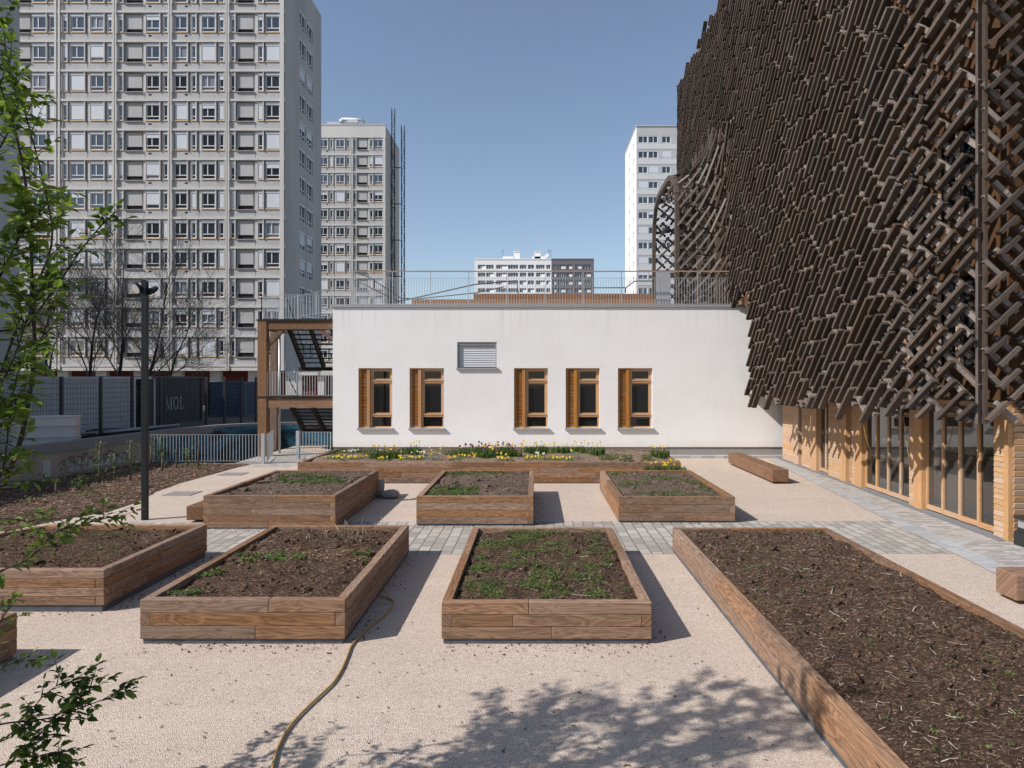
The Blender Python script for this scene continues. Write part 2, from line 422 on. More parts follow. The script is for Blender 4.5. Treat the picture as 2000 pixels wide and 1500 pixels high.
# ------------------------------------------------------------------ sun, sky, camera
SUN_H = Vector((-.907, -.421, 0)).normalized(); EL = R(40)
sun_dir = SUN_H * math.cos(EL) + Vector((0, 0, math.sin(EL)))
L = bpy.data.lights.new('sun', 'SUN'); L.energy = 4.1; L.angle = R(.5); L.color = (1.0, .96, .915)
lo = bpy.data.objects.new('sun', L); COL.objects.link(lo); lo.rotation_euler = (-sun_dir).to_track_quat('-Z', 'Y').to_euler()
lo.location = (-30, -20, 40)
w = bpy.data.worlds.new('World'); sc.world = w; w.use_nodes = True
bg = w.node_tree.nodes['Background']; sk = w.node_tree.nodes.new('ShaderNodeTexSky')
sk.sky_type = 'NISHITA'; sk.sun_disc = False; sk.sun_elevation = EL; sk.sun_rotation = math.atan2(SUN_H.x, SUN_H.y)
sk.altitude = 50; sk.air_density = 1.0; sk.dust_density = .6; sk.ozone_density = 1.6
hsv = w.node_tree.nodes.new('ShaderNodeHueSaturation'); hsv.inputs['Saturation'].default_value = .90
w.node_tree.links.new(sk.outputs[0], hsv.inputs['Color']); w.node_tree.links.new(hsv.outputs[0], bg.inputs[0]); bg.inputs[1].default_value = .108
sc.view_settings.view_transform = 'Standard'; sc.view_settings.look = 'None'; sc.view_settings.exposure = .36; sc.view_settings.gamma = 1
cam = bpy.data.cameras.new('camera'); co = bpy.data.objects.new('camera', cam); COL.objects.link(co)
co.location = (0, 0, CAMZ); co.rotation_euler = (R(90), 0, 0)
cam.sensor_width = 36; cam.lens = 36 * F / 2000; cam.shift_x = (1000 - CX) / 2000; cam.shift_y = (CY - 750) / 2000
cam.clip_start = .05; cam.clip_end = 5000
sc.camera = co

# ------------------------------------------------------------------ ground, gravel, paving
def struct(name, mb, mat, label, kind='structure'):
    return mb.build(name, mat, None, kind=kind, label=label)
g = MB()
for q in ((-2000, 2000, -200, 25.6), (-2000, -16.5, 25.6, 33.5), (-11.35, 2000, 25.6, 33.5), (-2000, 2000, 33.5, 3000)):
    g.sheet([(q[0], q[2]), (q[1], q[2]), (q[1], q[3]), (q[0], q[3])], -.02)
for (a, b) in (((-16.5, 25.6), (-11.35, 25.6)), ((-11.35, 25.6), (-11.35, 33.5)), ((-11.35, 33.5), (-16.5, 33.5)), ((-16.5, 33.5), (-16.5, 25.6))):
    g.face([(*a, -.02), (*b, -.02), (*b, -1.7), (*a, -1.7)])
g.sheet([(-16.5, 25.6), (-11.35, 25.6), (-11.35, 33.5), (-16.5, 33.5)], -1.7)
struct('ground', g, M['ground'], 'flat earth ground reaching the horizon')
WALL = [(-17.2, 8), (-16.2, 15), (-15.75, 19), (-15.3, 22.5), (-14.95, 25.5), (-14.6, 28), (-14.1, 29.8), (-13.3, 31), (-12.2, 31.7), (-10.5, 32.2), (-7.5, 32.6)]
g = MB(); g.sheet([(-16.4, -6), (9.8, -6), (9.8, 27.6), (-8.2, 27.6), (-8.2, 32.5), (-11.3, 32.5), (-11.3, 25.58), (-14.7, 25.58), (-16.0, 17)], -.004)
struct('gravel', g, M['gravel'], 'pale sandy bound gravel between the raised beds')
fx = lambda Y: 8.807 + .0368 * Y              # ground-floor facade line of the timber building
pave = [P(1500, 897), P(1800, 1049), P(1944, 1120), P(2100, 1197)]
inner = [(fx(27.45), 27.45), (fx(9), 9)]
g = MB(); g.sheet([(p.x, p.y) for p in pave] + [(13, pave[-1].y)] + [(13, 13.1), (fx(13.1), 13.1), inner[0]], .004)
struct('pavement', g, M['paving'], 'grey paver pavement along the timber building')
g = MB()
pl = [Vector((p.x, p.y, 0)) for p in pave]
g.sheet([(p.x - .02, p.y) for p in pl] + [(p.x + .42, p.y + .05) for p in reversed(pl)], .008)
struct('pavement_border', g, M['kerbstone'], 'border strip of larger grey slabs along the pavement edge')
g = MB(); g.sheet([(-9.2, 12.35), (7.95, 12.45), (7.95, 15.25), (-9.0, 15.15)], 0.0)
struct('sett_path', g, M['cobble'], 'band of pale stone setts crossing between the rows of beds')
g = MB(); g.sheet([(-11.3, 24.6), (-8.9, 24.6), (-8.3, 27.4), (-10.9, 31)], 0.0)
struct('entrance_paving', g, M['paving'], 'pale paving at the foot of the stairs')
# mulch bed
mul = [P(-260, 1060), P(20, 1036), P(62, 1027), P(130, 1013), P(212, 999), P(270, 980), P(305, 960), P(350, 944), P(420, 925), P(462, 913), P(490, 907)]
poly = [(p.x, p.y) for p in mul] + [(-10.6, 25.3), (-14.9, 25.6)] + [(x + .1, y) for x, y in reversed(WALL[1:5])]
def inside(pt, pg):
    c = False; j = len(pg) - 1
    for i in range(len(pg)):
        if (pg[i][1] > pt[1]) != (pg[j][1] > pt[1]) and pt[0] < (pg[j][0] - pg[i][0]) * (pt[1] - pg[i][1]) / (pg[j][1] - pg[i][1]) + pg[i][0]: c = not c
        j = i
    return c
g = MB(); g.sheet(poly, .006)
struct('mulch_bed', g, M['mulch'], 'bark mulch planting strip below the low painted wall')
g = MB(); r2 = random.Random(3)
def chip(mb, x, y, z, L, wd, rr, mat=0, tone=None, tilt=.25):
    a = rr.uniform(0, math.pi * 2); d = Vector((math.cos(a), math.sin(a), rr.uniform(-tilt, tilt)))
    n = Vector((rr.uniform(-.4, .4), rr.uniform(-.4, .4), 1)).normalized(); s = d.cross(n).normalized() * wd / 2
    c = Vector((x, y, z)); d = d * L / 2; h = n * wd * .3
    t = rr.random() if tone is None else tone
    mb.face([c - d - s, c + d - s, c + d + s, c - d + s], mat, t)
    mb.face([c - d - s - h, c + d - s - h, c + d - s, c - d - s], mat, t)
xs = [p[0] for p in poly]; ys = [p[1] for p in poly]; k = 0
while k < 9000:
    x, y = r2.uniform(-16.5, -9), r2.uniform(min(ys), 26)
    k += 1
    if inside((x, y), poly): chip(g, x, y, .02 + r2.random() * .05, r2.uniform(.04, .14), r2.uniform(.012, .03), r2)
struct('wood_chips', g, M['chips'], 'loose bark chips scattered over the mulch strip', 'stuff')

# ------------------------------------------------------------------ raised beds
def leaf_quad(mb, c, size, rr, mat=0, tone=None, up=.8):
    a = rr.uniform(0, 2 * math.pi); n = Vector((rr.uniform(-1, 1) * (1 - up), rr.uniform(-1, 1) * (1 - up), 1)) + Vector((math.cos(a), math.sin(a), 0)) * .5
    n.normalize(); d = n.orthogonal().normalized(); d.rotate(Matrix.Rotation(rr.uniform(0, 6.28), 3, n)); s = n.cross(d)
    c = Vector(c); t = rr.random() if tone is None else tone
    mb.face([c - d * size * .5, c + s * size * .32, c + d * size * .5, c - s * size * .32], mat, t)
def bed(label, x0, x1, y0, y1, h, courses, seed, soil='soil', drop=.045, step=.045, nstraw=350, clods=350, base=.06, th=.12, xb0=None, xb1=None, skip=()):
    """log-cabin box of stacked timbers; xb0/xb1: back corners when not square"""
    rr = random.Random(seed)
    root = thing('raised_bed', label, 'raised bed', ((x0 + x1) / 2, (y0 + y1) / 2, 0), 'timber raised garden beds')
    xb0 = x0 if xb0 is None else xb0; xb1 = x1 if xb1 is None else xb1
    A, B, Cc, D = Vector((x0, y0, 0)), Vector((x1, y0, 0)), Vector((xb1, y1, 0)), Vector((xb0, y1, 0))
    fr = MB(); ch = (h - base) / courses; cx = Vector(((x0 + x1) / 2, (y0 + y1) / 2, 0))
    sides = [(A, B), (B, Cc), (Cc, D), (D, A)]
    for k in range(courses):
        z0 = base + k * ch; z1 = z0 + ch - .004
        for si, (p, q) in enumerate(sides):
            full = (k + courses + si) % 2 == (1 if si % 2 == 0 else 1)
            full = ((courses - 1 - k) + si) % 2 == 0
            d = (q - p).normalized(); n = Vector((-d.y, d.x, 0))     # inward (counter-clockwise loop)
            s0, s1 = (0, (q - p).length) if full else (th + .001, (q - p).length - th - .001)
            cuts = [s0]
            while s1 - cuts[-1] > 3.4:
                cuts.append(cuts[-1] + rr.uniform(1.1, 2.9))
            if len(cuts) == 1 and s1 - s0 > 1.6 and rr.random() < .55: cuts.append(s0 + (s1 - s0) * rr.uniform(.3, .7))
            if s1 - cuts[-1] < .3 and len(cuts) > 1: cuts.pop()
            cuts.append(s1)
            for a, b in zip(cuts, cuts[1:]):
                pr = rr.uniform(-.002, .002)
                c = p + d * ((a + b) / 2) + n * (th / 2 + pr) + Vector((0, 0, (z0 + z1) / 2))
                fr.frame(c, d, n, Vector((0, 0, 1)), (b - a) / 2 - .002, th / 2, (z1 - z0) / 2, 0, rr.random())
    fo = fr.build('timber_frame', M['bed_wood'], root)
    bv = fo.modifiers.new('bevel', 'BEVEL'); bv.width = .005; bv.segments = 1; bv.limit_method = 'ANGLE'
    pb = MB()
    for p, q in sides:
        d = (q - p).normalized(); n = Vector((-d.y, d.x, 0)); Ln = (q - p).length
        c = p + d * Ln / 2 + n * .05 + Vector((0, 0, base / 2 - .015))
        pb.frame(c, d, n, Vector((0, 0, 1)), Ln / 2 - .035, .03, base / 2 + .012)
    pb.build('plinth_strip', M['bed_plinth'], root)
    so = MB(); nx = max(8, int((x1 - x0) / step)); ny = max(8, int((y1 - y0) / step))
    off = seed * 13.7
    def hz(x, y, u, v):
        e = min(min(u, 1 - u) * (x1 - x0), min(v, 1 - v) * (y1 - y0))
        return h - drop - .04 * max(0, 1 - e / .25) + .05 * noise.noise((x * 1.4 + off, y * 1.4, 0)) + .035 * noise.noise((x * 4 + off, y * 4, 3)) + .03 * abs(noise.noise((x * 11 + off, y * 11, 7))) + .022 * abs(noise.noise((x * 25 + off, y * 25, 9)))
    def pt(u, v):
        ax = x0 + (xb0 - x0) * v; bx = x1 + (xb1 - x1) * v
        x = ax + th * .9 + u * (bx - ax - 2 * th * .9); y = y0 + th * .9 + v * (y1 - y0 - 2 * th * .9)
        return Vector((x, y, hz(x, y, u, v)))
    so.grid(pt, nx, ny)
    for _ in range(clods):
        p = pt(rr.uniform(.03, .97), rr.uniform(.02, .98)); s = (.010 + .05 * rr.random() ** 3) * (1 if rr.random() < .93 else 1.8)
        ax = Vector((rr.uniform(-1, 1), rr.uniform(-1, 1), rr.uniform(-.5, .5))).normalized(); ay = ax.orthogonal().normalized(); az = ax.cross(ay)
        i = len(so.v)
        ring = [p + (ax * math.cos(a) + ay * math.sin(a)) * s * rr.uniform(.7, 1.2) for a in (0, 1.26, 2.5, 3.77, 5.0)]
        top = p + az * s * rr.uniform(.6, 1); bot = p - az * s * .7
        for j in range(5):
            so.face([ring[j], ring[(j + 1) % 5], top], 0, .5, smooth=False); so.face([ring[(j + 1) % 5], ring[j], bot], 0, .5)
    so.build('soil', M[soil], root)
    st = MB()
    for _ in range(nstraw):
        p = pt(rr.uniform(.03, .97), rr.uniform(.02, .98))
        if noise.noise((p.x * 1.7 + seed, p.y * 1.7, 1)) < rr.uniform(-.5, .25): continue
        big = rr.random() < .025
        chip(st, p.x, p.y, p.z + .012, rr.uniform(.13, .28) if big else rr.uniform(.02, .085), rr.uniform(.006, .012) if big else rr.uniform(.003, .007), rr, 0, rr.random() ** 1.8)
    st.build('straw', M['straw'], root, kind='stuff')
    return root, pt
def weeds(label, pt, n, seed, thr=.05, size=(.015, .035), clump=14, region=None, sc_=1.2, spread=.07):
    rr = random.Random(seed); mb = MB(); made = 0; tries = 0
    while made < n and tries < n * 60:
        tries += 1
        u, v = rr.uniform(.04, .96), rr.uniform(.03, .97)
        if region and not region(u, v): continue
        p = pt(u, v)
        if noise.noise((p.x * sc_ + seed, p.y * sc_, seed)) < thr: continue
        made += 1; tn = rr.uniform(.15, .9)
        for _ in range(clump):
            a, r = rr.uniform(0, 6.28), spread * rr.random()
            leaf_quad(mb, (p.x + math.cos(a) * r, p.y + math.sin(a) * r, p.z + .01 + rr.random() * .04), rr.uniform(*size), rr, 0, min(1, max(0, tn + rr.uniform(-.2, .2))), .3)
    return mb.build('weeds', M['weed'], None, kind='stuff', label=label)

def bed_px(label, fl, fr_, ytop, ybot, back, **kw):
    """bed from photo pixels: front top corners fl..fr_, front top row ytop, ground row ybot, back top row"""
    D = F * CAMZ / (ybot - CY); z = CAMZ - (ytop - CY) / F * D
    D2 = F * (CAMZ - z) / (back - CY)
    return bed(label, XA(fl, D), XA(fr_, D), D, D2, z, **kw), z
rr_w = random.Random(3)
(b1, p1), _ = bed_px('raised bed carpeted with green weeds, between the hose bed and the long bare bed', 862, 1273, 1176, 1258, 1028, courses=3, seed=11, nstraw=1500, step=.035, clods=350)
weeds('green weeds carpeting the front middle raised bed', p1, 760, 5, -.02, (.013, .032), 16, lambda u, v: rr_w.random() < (.95 if u < .55 or v < .3 else .45), 2.3, .085)
(b2, p2), _ = bed_px('raised bed with a reddish chip strip and dry stalks, hose along its side', 273, 674, 1171, 1258, 1025, courses=3, seed=12, nstraw=1300, step=.035, clods=450)
weeds('few green tufts on the front left raised bed', p2, 90, 9, .15, (.02, .05), 16, lambda u, v: v < .55)
(b3, p3), _ = bed('raised bed behind the leafy branches, one long side slanting, lamp post beyond it', -10.3, XA(203, 9.33), 9.33, 12.25, .575, 4, 13, nstraw=300, base=.09, xb0=-8.75, xb1=XA(402, 12.2)), 0
weeds('green seedlings scattered over the left raised bed behind the branches', p3, 170, 3, .0, (.015, .03), 10)
# bottom-left bed: only its far right corner is in view
(b4, p4), _ = bed('raised bed mostly hidden by leaves, only one far corner showing', -8.4, XA(34, 7.8), 5.0, 7.8, .526, 3, 14, nstraw=120, clods=100), 0
(b5, p5), _ = bed('very long raised bed of bare dark soil and straw bits', 2.52, 5.35, 4.2, 12.52, .46, 2, 15, step=.03, nstraw=5200, clods=1500, base=.07, drop=.03), 0
weeds('sparse small green weeds in the long bare bed at right', p5, 130, 21, .0, (.012, .035), 9, sc_=.8)
(b6, p6), _ = bed_px('dry raised bed with a bright green patch and two sacks against its side', 397, 655, 968, 1033, 918, courses=5, seed=16, soil='soil_light', nstraw=700, step=.055, base=.02)
weeds('bright green patch on the middle row left raised bed', p6, 260, 8, -.3, (.02, .045), 14, lambda u, v: .45 < v < .8 and u > .38 - .25 * v and u < 1 - abs(v - .6))
(b7, p7), _ = bed_px('dry raised bed with green far edge, between the sack bed and the weedy one', 813, 1042, 969, 1027, 918, courses=4, seed=17, soil='soil_light', nstraw=700, step=.055, base=.04)
weeds('green weeds along the edges of the middle row centre raised bed', p7, 300, 4, -.3, (.02, .045), 14, lambda u, v: v > .86 or (v < .3 and u < .5) )
(b8, p8), _ = bed_px('low weedy raised bed nearest the long bench by the pavement', 1208, 1436, 970, 1021, 918, courses=3, seed=18, soil='soil_light', nstraw=900, step=.055, base=.04)
weeds('low weeds on the middle row right raised bed', p8, 260, 6, .02, (.02, .04), 12)
D9 = F * CAMZ / (944 - CY)
(b9, p9), _ = bed('widest raised bed full of spring flowers along the white wall', XA(581, D9), XA(1330, D9), D9, 24.6, .64, 4, 19, soil='soil_red', nstraw=250, step=.08, clods=250, base=.02), 0
# the reddish chip strip on bed 2
rr = random.Random(31); mb = MB()
for _ in range(1500):
    u, v = rr.uniform(.1, .95), min(.64, max(.42, rr.gauss(.53, .045)))
    p = p2(u, v); chip(mb, p.x, p.y, p.z + .01, rr.uniform(.015, .05), rr.uniform(.008, .018), rr)
M['redchip'] = tone_mat('reddish_chip', [(0, (.13, .065, .04)), (.6, (.26, .15, .095)), (1, (.42, .29, .20))])
mb.build('bark_chips', M['redchip'], None, kind='stuff', label='strip of reddish bark chips across the front left raised bed')
for k in range(26):
    u, v = (rr.uniform(.12, .9), rr.uniform(.68, .97)); p = p2(u, v); hh = rr.uniform(.1, .3)
    mb = MB(); mb.tube([p - Vector((0, 0, .02)), p + Vector((rr.uniform(-.02, .02), 0, hh * .5)), p + Vector((rr.uniform(-.05, .05), rr.uniform(-.03, .03), hh))], [.005, .004, .003], 4, 0, rr.uniform(.4, .9))
    mb.build('dry_stalk', M['straw'], None, loc=p, label='thin dry stalk standing in the far half of the front left raised bed', category='dry stalk', group='dry stalks in the front left bed')

# flower clumps
def flower_clump(kind, x, y, z, rr, label, group):
    root = thing('flower_clump', label, 'flowers', (x, y, z), group)
    lf = MB(); PM = {'pansy': [M['yellow']], 'daffodil': [M['yellow']], 'tulip': [M['yellow'], M['purple']], 'silver': [M['yellow']], 'white': [M['whitep']], 'tuft': []}[kind]
    tall = {'pansy': .10, 'daffodil': .34, 'tulip': .30, 'silver': .22, 'white': .12, 'tuft': .22}[kind]
    rad = {'pansy': .26, 'daffodil': .30, 'tulip': .34, 'silver': .2, 'white': .28, 'tuft': .2}[kind]
    for _ in range({'pansy': 150, 'daffodil': 130, 'tulip': 150, 'silver': 170, 'white': 130, 'tuft': 260}[kind]):
        a, r = rr.uniform(0, 6.28), rad * math.sqrt(rr.random()); q = Vector((x + math.cos(a) * r, y + math.sin(a) * r, z))
        if kind in ('daffodil', 'tulip'):
            hh = tall * rr.uniform(.5, 1); d = Vector((rr.uniform(-.25, .25), rr.uniform(-.25, .25), 1)).normalized() * hh
            s = Vector((rr.uniform(-1, 1), rr.uniform(-1, 1), 0)).normalized() * .012
            lf.face([q - s, q + s, q + d * .7 + s, q + d + Vector((rr.uniform(-.03, .03), 0, 0)), q + d * .7 - s], 0, rr.random() * .8)
        else:
            leaf_quad(lf, q + Vector((0, 0, rr.random() * tall)), rr.uniform(.035, .065), rr, 0, rr.random() * .8, .2)
    nfl = {'pansy': 6, 'daffodil': 5, 'tulip': 8, 'silver': 3, 'white': 9, 'tuft': 0}[kind]
    for _ in range(nfl):
        a, r = rr.uniform(0, 6.28), rad * math.sqrt(rr.random()); hh = tall * rr.uniform(.8, 1.35) + .02
        c = Vector((x + math.cos(a) * r, y + math.sin(a) * r, z + hh)); sz = {'pansy': .034, 'daffodil': .036, 'tulip': .042, 'silver': .03, 'white': .028}[kind]
        tn = rr.random(); nn = Vector((rr.uniform(-.5, .5), -.9, rr.uniform(.2, .9))).normalized(); u = nn.orthogonal().normalized(); v = nn.cross(u)
        mi = 0
        if kind == 'tulip': mi = rr.choice((0, 0, 1, 1))
        pe = MB()
        for j in range(5):
            aa = j * 1.257 + tn; e1 = u * math.cos(aa) + v * math.sin(aa); e2 = u * math.cos(aa + .63) + v * math.sin(aa + .63); e0 = u * math.cos(aa - .63) + v * math.sin(aa - .63)
            pe.face([c - nn * .008, c + e0 * sz * .75, c + e1 * sz * 1.15 + nn * .006, c + e2 * sz * .75], 0, tn)
        pe.build('blossom', PM[mi], root)
        if hh > .15: lf.tube([c - Vector((0, 0, hh)), c], .004, 3, 0, .4, False)
    lf.build('foliage', M['silver'] if kind == 'silver' else M['weed'], root)
    return root
ORD = ['leftmost', 'second from the left', 'third from the left', 'fourth from the left', 'fifth from the left', 'sixth from the left', 'seventh from the left', 'eighth from the left', 'ninth from the left', 'tenth from the left', 'eleventh from the left', 'twelfth from the left', 'thirteenth from the left', 'fourteenth from the left', 'fifteenth from the left', 'sixteenth from the left', 'seventeenth from the left', 'eighteenth from the left', 'nineteenth from the left', 'twentieth from the left']
rr = random.Random(77)
FL = {'pansy': [(650, 898), (672, 899), (700, 897), (752, 899), (790, 899), (815, 897), (890, 899), (905, 895), (930, 893), (985, 899), (1035, 899), (1060, 898), (1080, 899), (1105, 899), (985, 893)],
      'daffodil': [(806, 888), (740, 893), (1040, 886), (1062, 885), (1095, 886), (1130, 887), (1165, 888), (1290, 893), (770, 895)],
      'tulip': [(905, 888), (940, 886), (965, 889), (985, 884), (950, 893), (1000, 891)],
      'silver': [(838, 889), (862, 888), (830, 897), (848, 898), (928, 884), (1120, 896)],
      'white': [(687, 887), (742, 888), (820, 891), (1050, 893)],
      'tuft': [(655, 890), (668, 886), (698, 885), (720, 888), (728, 897), (797, 887), (1180, 900), (1200, 899), (1225, 900), (1262, 900), (880, 891), (975, 886)]}
DESC = {'pansy': 'low yellow pansy clumps in the flower bed', 'daffodil': 'tall daffodil clumps in the flower bed', 'tulip': 'mixed yellow and purple tulip clumps in the flower bed', 'silver': 'silver leaved clumps in the flower bed', 'white': 'small white flower clumps in the flower bed', 'tuft': 'plain green leafy tufts in the flower bed'}
for kd, lst in FL.items():
    for i, (fx_, fy_) in enumerate(sorted(lst)):
        q = P(fx_, fy_, .6); q.y = min(24.3, max(21.0, q.y + rr.uniform(-.1, .1)))
        flower_clump(kd, XA(fx_, q.y), q.y, .58, rr, ORD[i] + ' of the ' + DESC[kd], DESC[kd])
for i, px in enumerate((1278, 1302, 1322)):   # daffodils hanging over the right end of the flower bed
    q = P(px, 925, .5); flower_clump('daffodil', XA(px, 20.2), 20.2, .30 if i else .32, rr, ORD[i] + ' of the daffodils hanging between the flower bed and the weedy bed', 'daffodils between two beds')

rr = random.Random(57); mb = MB()
for root in (b1, b2, b3, b5, b6, b7, b8):
    vs = [v.co + root.location for v in root.children[0].data.vertices]
    x0_, x1_, y0_, y1_ = min(v.x for v in vs), max(v.x for v in vs), min(v.y for v in vs), max(v.y for v in vs)
    for _ in range(330):
        if rr.random() < .5: x, y = rr.uniform(x0_, x1_), y0_ - abs(rr.gauss(0, .16)) - .01
        else: x, y = (x1_ + abs(rr.gauss(0, .14)) + .01, rr.uniform(y0_, y1_))
        q = Vector((x, y, .002)); sz = .004 + .016 * rr.random() ** 3
        if rr.random() < .3: chip(mb, x, y, .008, rr.uniform(.02, .07), .005, rr, 0, rr.random() * .7)
        else:
            ring = [q + Vector((math.cos(a), math.sin(a), 0)) * sz * rr.uniform(.6, 1.2) for a in (0, 1.3, 2.5, 3.8, 5.1)]; top = q + Vector((0, 0, sz))
            for j in range(5): mb.face([ring[j], ring[(j + 1) % 5], top], 0, rr.random() * .2)
for _ in range(420):
    x, y = rr.uniform(-6, 3.5), rr.uniform(5.3, 8.0) if rr.random() < .7 else rr.uniform(8, 20)
    chip(mb, x, y, .006, rr.uniform(.012, .045), rr.uniform(.005, .014), rr, 0, rr.random() * .6)
mb.build('soil_crumbs', M['chips'], None, kind='stuff', label='crumbs of soil and leaf litter strewn on the gravel around the beds')

# ------------------------------------------------------------------ white building
YW = 27.5; SW = F / YW
XL = XA(650, YW); XR = 10.2; ZR = ZA(600, YW)
wb = thing('white_building', 'low white rendered building with five timber windows and a railed roof terrace', 'building', (1, YW, 0))
wins = [(700, 766), (800, 867), (1004, 1070), (1105, 1171), (1207, 1274)]
wz0, wz1 = ZA(836, YW), ZA(719, YW)
holes = [(XA(a, YW), XA(b, YW), wz0, wz1) for a, b in wins]
vx = (XA(893, YW), XA(970, YW), ZA(718, YW), ZA(668, YW))
mb = MB(); W = lambda u, v, d: Vector((u, YW + d, v))
zb = ZA(873, YW)
mb.wall_holes(W, XL, XR, zb, ZR, holes + [vx], .24)
mb.face([(XL, YW, zb), (XL, 44, zb), (XL, 44, ZR), (XL, YW, ZR)][::-1])
mb.face([(XL, YW, zb), (XR, YW, zb), (XR, YW + .1, zb), (XL, YW + .1, zb)])
mb.face([(XL, 44, zb), (XR, 44, zb), (XR, 44, ZR), (XL, 44, ZR)])
mb.face([(XL, YW + .5, ZR - .02), (XR, YW + .5, ZR - .02), (XR, 44, ZR - .02), (XL, 44, ZR - .02)])
mb.build('wall', M['render'], wb)
mb = MB(); mb.box(XL + .04, XR, YW + .05, YW + .3, -.1, zb - .005)
mb.build('plinth', M['plinth'], wb)
mb = MB(); mb.box(XL - .06, XR, YW - .06, YW + .5, ZR, ZR + .11); mb.box(XL - .06, XL + .4, YW + .5, 44, ZR, ZR + .11)
mb.build('roof_coping', M['grey_metal'], wb)
mb = MB(); mb.box(XA(1300, YW), XR, YW - .35, YW + .04, -.05, .10)
mb.build('base_step', M['kerbstone'], wb)
lou0 = None
for i, (a, b, c, d) in enumerate(holes):
    wn = thing('window', '', 'x'); del wn['label']; del wn['category']
    wn.parent = wb; wn.location = Vector(((a + b) / 2, YW, c)) - wb.location
    wx = a + (b - a) * .33; y0 = YW + .14
    fr = MB()
    fr.box(wx, wx + .07, y0, y0 + .09, c, d); fr.box(b - .07, b, y0, y0 + .09, c, d)
    hs = [c, c + .44, c + .55, c + 1.78, c + 1.90, d]
    fr.box(wx + .07, b - .07, y0, y0 + .09, c, c + .06); fr.box(wx + .07, b - .07, y0, y0 + .09, d - .08, d)
    for z in (c + .44, c + 1.82):
        fr.box(wx + .07, b - .07, y0 - .02, y0 + .09, z, z + .12); fr.box(wx + .07, b - .07, y0 - .045, y0 - .02, z + .075, z + .12)
    for z0, z1 in ((c + .56, c + 1.82), (c + 1.94, d - .08)):
        for q in ((wx + .07, wx + .13, z0, z1), (b - .13, b - .07, z0, z1), (wx + .13, b - .13, z0, z0 + .05), (wx + .13, b - .13, z1 - .05, z1)):
            fr.box(q[0], q[1], y0 + .012, y0 + .085, q[2], q[3])
    fr.build('frame', M['larch'], wn)
    pn = MB(); pn.face([(wx + .07, y0 + .06, c + .05), (b - .07, y0 + .06, c + .05), (b - .07, y0 + .06, d - .05), (wx + .07, y0 + .06, d - .05)], 0, .3 + .15 * i)
    pn.build('pane', M['glass_dark'], wn)
    sh = MB(); ys_ = YW + .10
    sh.box(a + .005, a + .09, ys_, ys_ + .05, c, d); sh.box(wx - .12, wx - .002, ys_ - .06, ys_ + .05, c, d)
    sh.box(a + .09, wx - .12, ys_, ys_ + .05, d - .07, d); sh.box(a + .09, wx - .12, ys_, ys_ + .05, c, c + .06)
    z = c + .075
    while z < d - .09:
        sh.frame(((a + .09 + wx - .12) / 2, ys_ + .02, z), Vector((1, 0, 0)), Vector((0, .8, -.6)) * -1, Vector((0, .6, .8)), (wx - .12 - a - .09) / 2, .03, .006); z += .058
    sh.build('louvred_shutter', M['shutter_wood'], wn)
    bk = MB(); bk.face([(a, y0 + .095, c), (wx, y0 + .095, c), (wx, y0 + .095, d), (a, y0 + .095, d)])
    bk.build('backing_board', M['shutter_wood'], wn)
    sl = MB(); sl.box(a - .04, b + .05, YW - .10, YW + .13, c - .07, c - .003)
    sl.build('sill', M['grey_metal'], wn)
vt = MB(); a, b, c, d = vx
vt.box(a, a + .05, YW + .05, YW + .2, c, d); vt.box(b - .05, b, YW + .05, YW + .2, c, d); vt.box(a + .05, b - .05, YW + .05, YW + .2, d - .13, d)
vt.box(a - .03, b + .04, YW - .08, YW + .2, c - .08, c)
vf = vt.build('vent_frame', M['grey_metal'], wb)
vs = MB(); z = c + .03
while z < d - .14:
    vs.frame(((a + b) / 2, YW + .13, z + .05), Vector((1, 0, 0)), Vector((0, .93, -.30)), Vector((0, .30, .93)), (b - a) / 2 - .055, .008, .05); z += .092
vs.build('slats', M['vent'], vf)

# roof railing
def railing(mb, pts, z0, h, pitch=.11, r=.008, post=1.6, hand=None, wood=None, lower=True):
    for (p, q) in zip(pts, pts[1:]):
        p = Vector(p); q = Vector(q); Ln = (q - p).length; d = (q - p) / Ln
        n = max(1, int(Ln / pitch))
        for k in range(n + 1):
            c = p + d * (Ln * k / n); mb.beam(c + Vector((0, 0, .07)), c + Vector((0, 0, h)), r * 2, r * 2, (d.x, d.y, 0), 0)
        m = max(1, round(Ln / post))
        for k in range(m + 1):
            c = p + d * (Ln * k / m); mb.beam(c, c + Vector((0, 0, hand or h)), .03, .03, (d.x, d.y, 0), 0)
        mb.beam(p + Vector((0, 0, h)), q + Vector((0, 0, h)), .03, .012, (0, 0, 1), 0)
        if lower: mb.beam(p + Vector((0, 0, .07)), q + Vector((0, 0, .07)), .03, .012, (0, 0, 1), 0)
        if hand: mb.beam(p + Vector((0, 0, hand)), q + Vector((0, 0, hand)), .05, .045, (0, 0, 1), wood or 0)
mb = MB(); zr = ZR + .10; yr = YW + .35
railing(mb, [(XA(692, yr), yr, zr), (XA(1437, yr), yr, zr)], zr, 1.13, hand=1.40, wood=1)
mb.build('roof_railing', [M['galv'], M['rail_wood']], wb)
mb = MB()   # sloping rails of the terrace stair, and its sheet metal guards
def prail(pts, Y, r=.022, mat=0):
    q = MB(); q.tube([AT(x, y, Y) for x, y in pts], r, 6, mat); q.build('terrace_handrail', M['galv_dark'], wb)
prail([(690, 530), (720, 541), (783, 582), (800, 583)], 29.2); prail([(690, 545), (780, 590)], 29.2)
for k in range(14):
    x = 735 + k * 4; mb.tube([AT(x, 545 + (x - 730) * .68, 29.2), AT(x, 592, 29.2)], .01, 4, 0)
prail([(775, 590), (925, 556), (1010, 548), (1012, 573)], 33.0, .03, 0); prail([(812, 584), (930, 572), (985, 560)], 33.5, .025, 0)
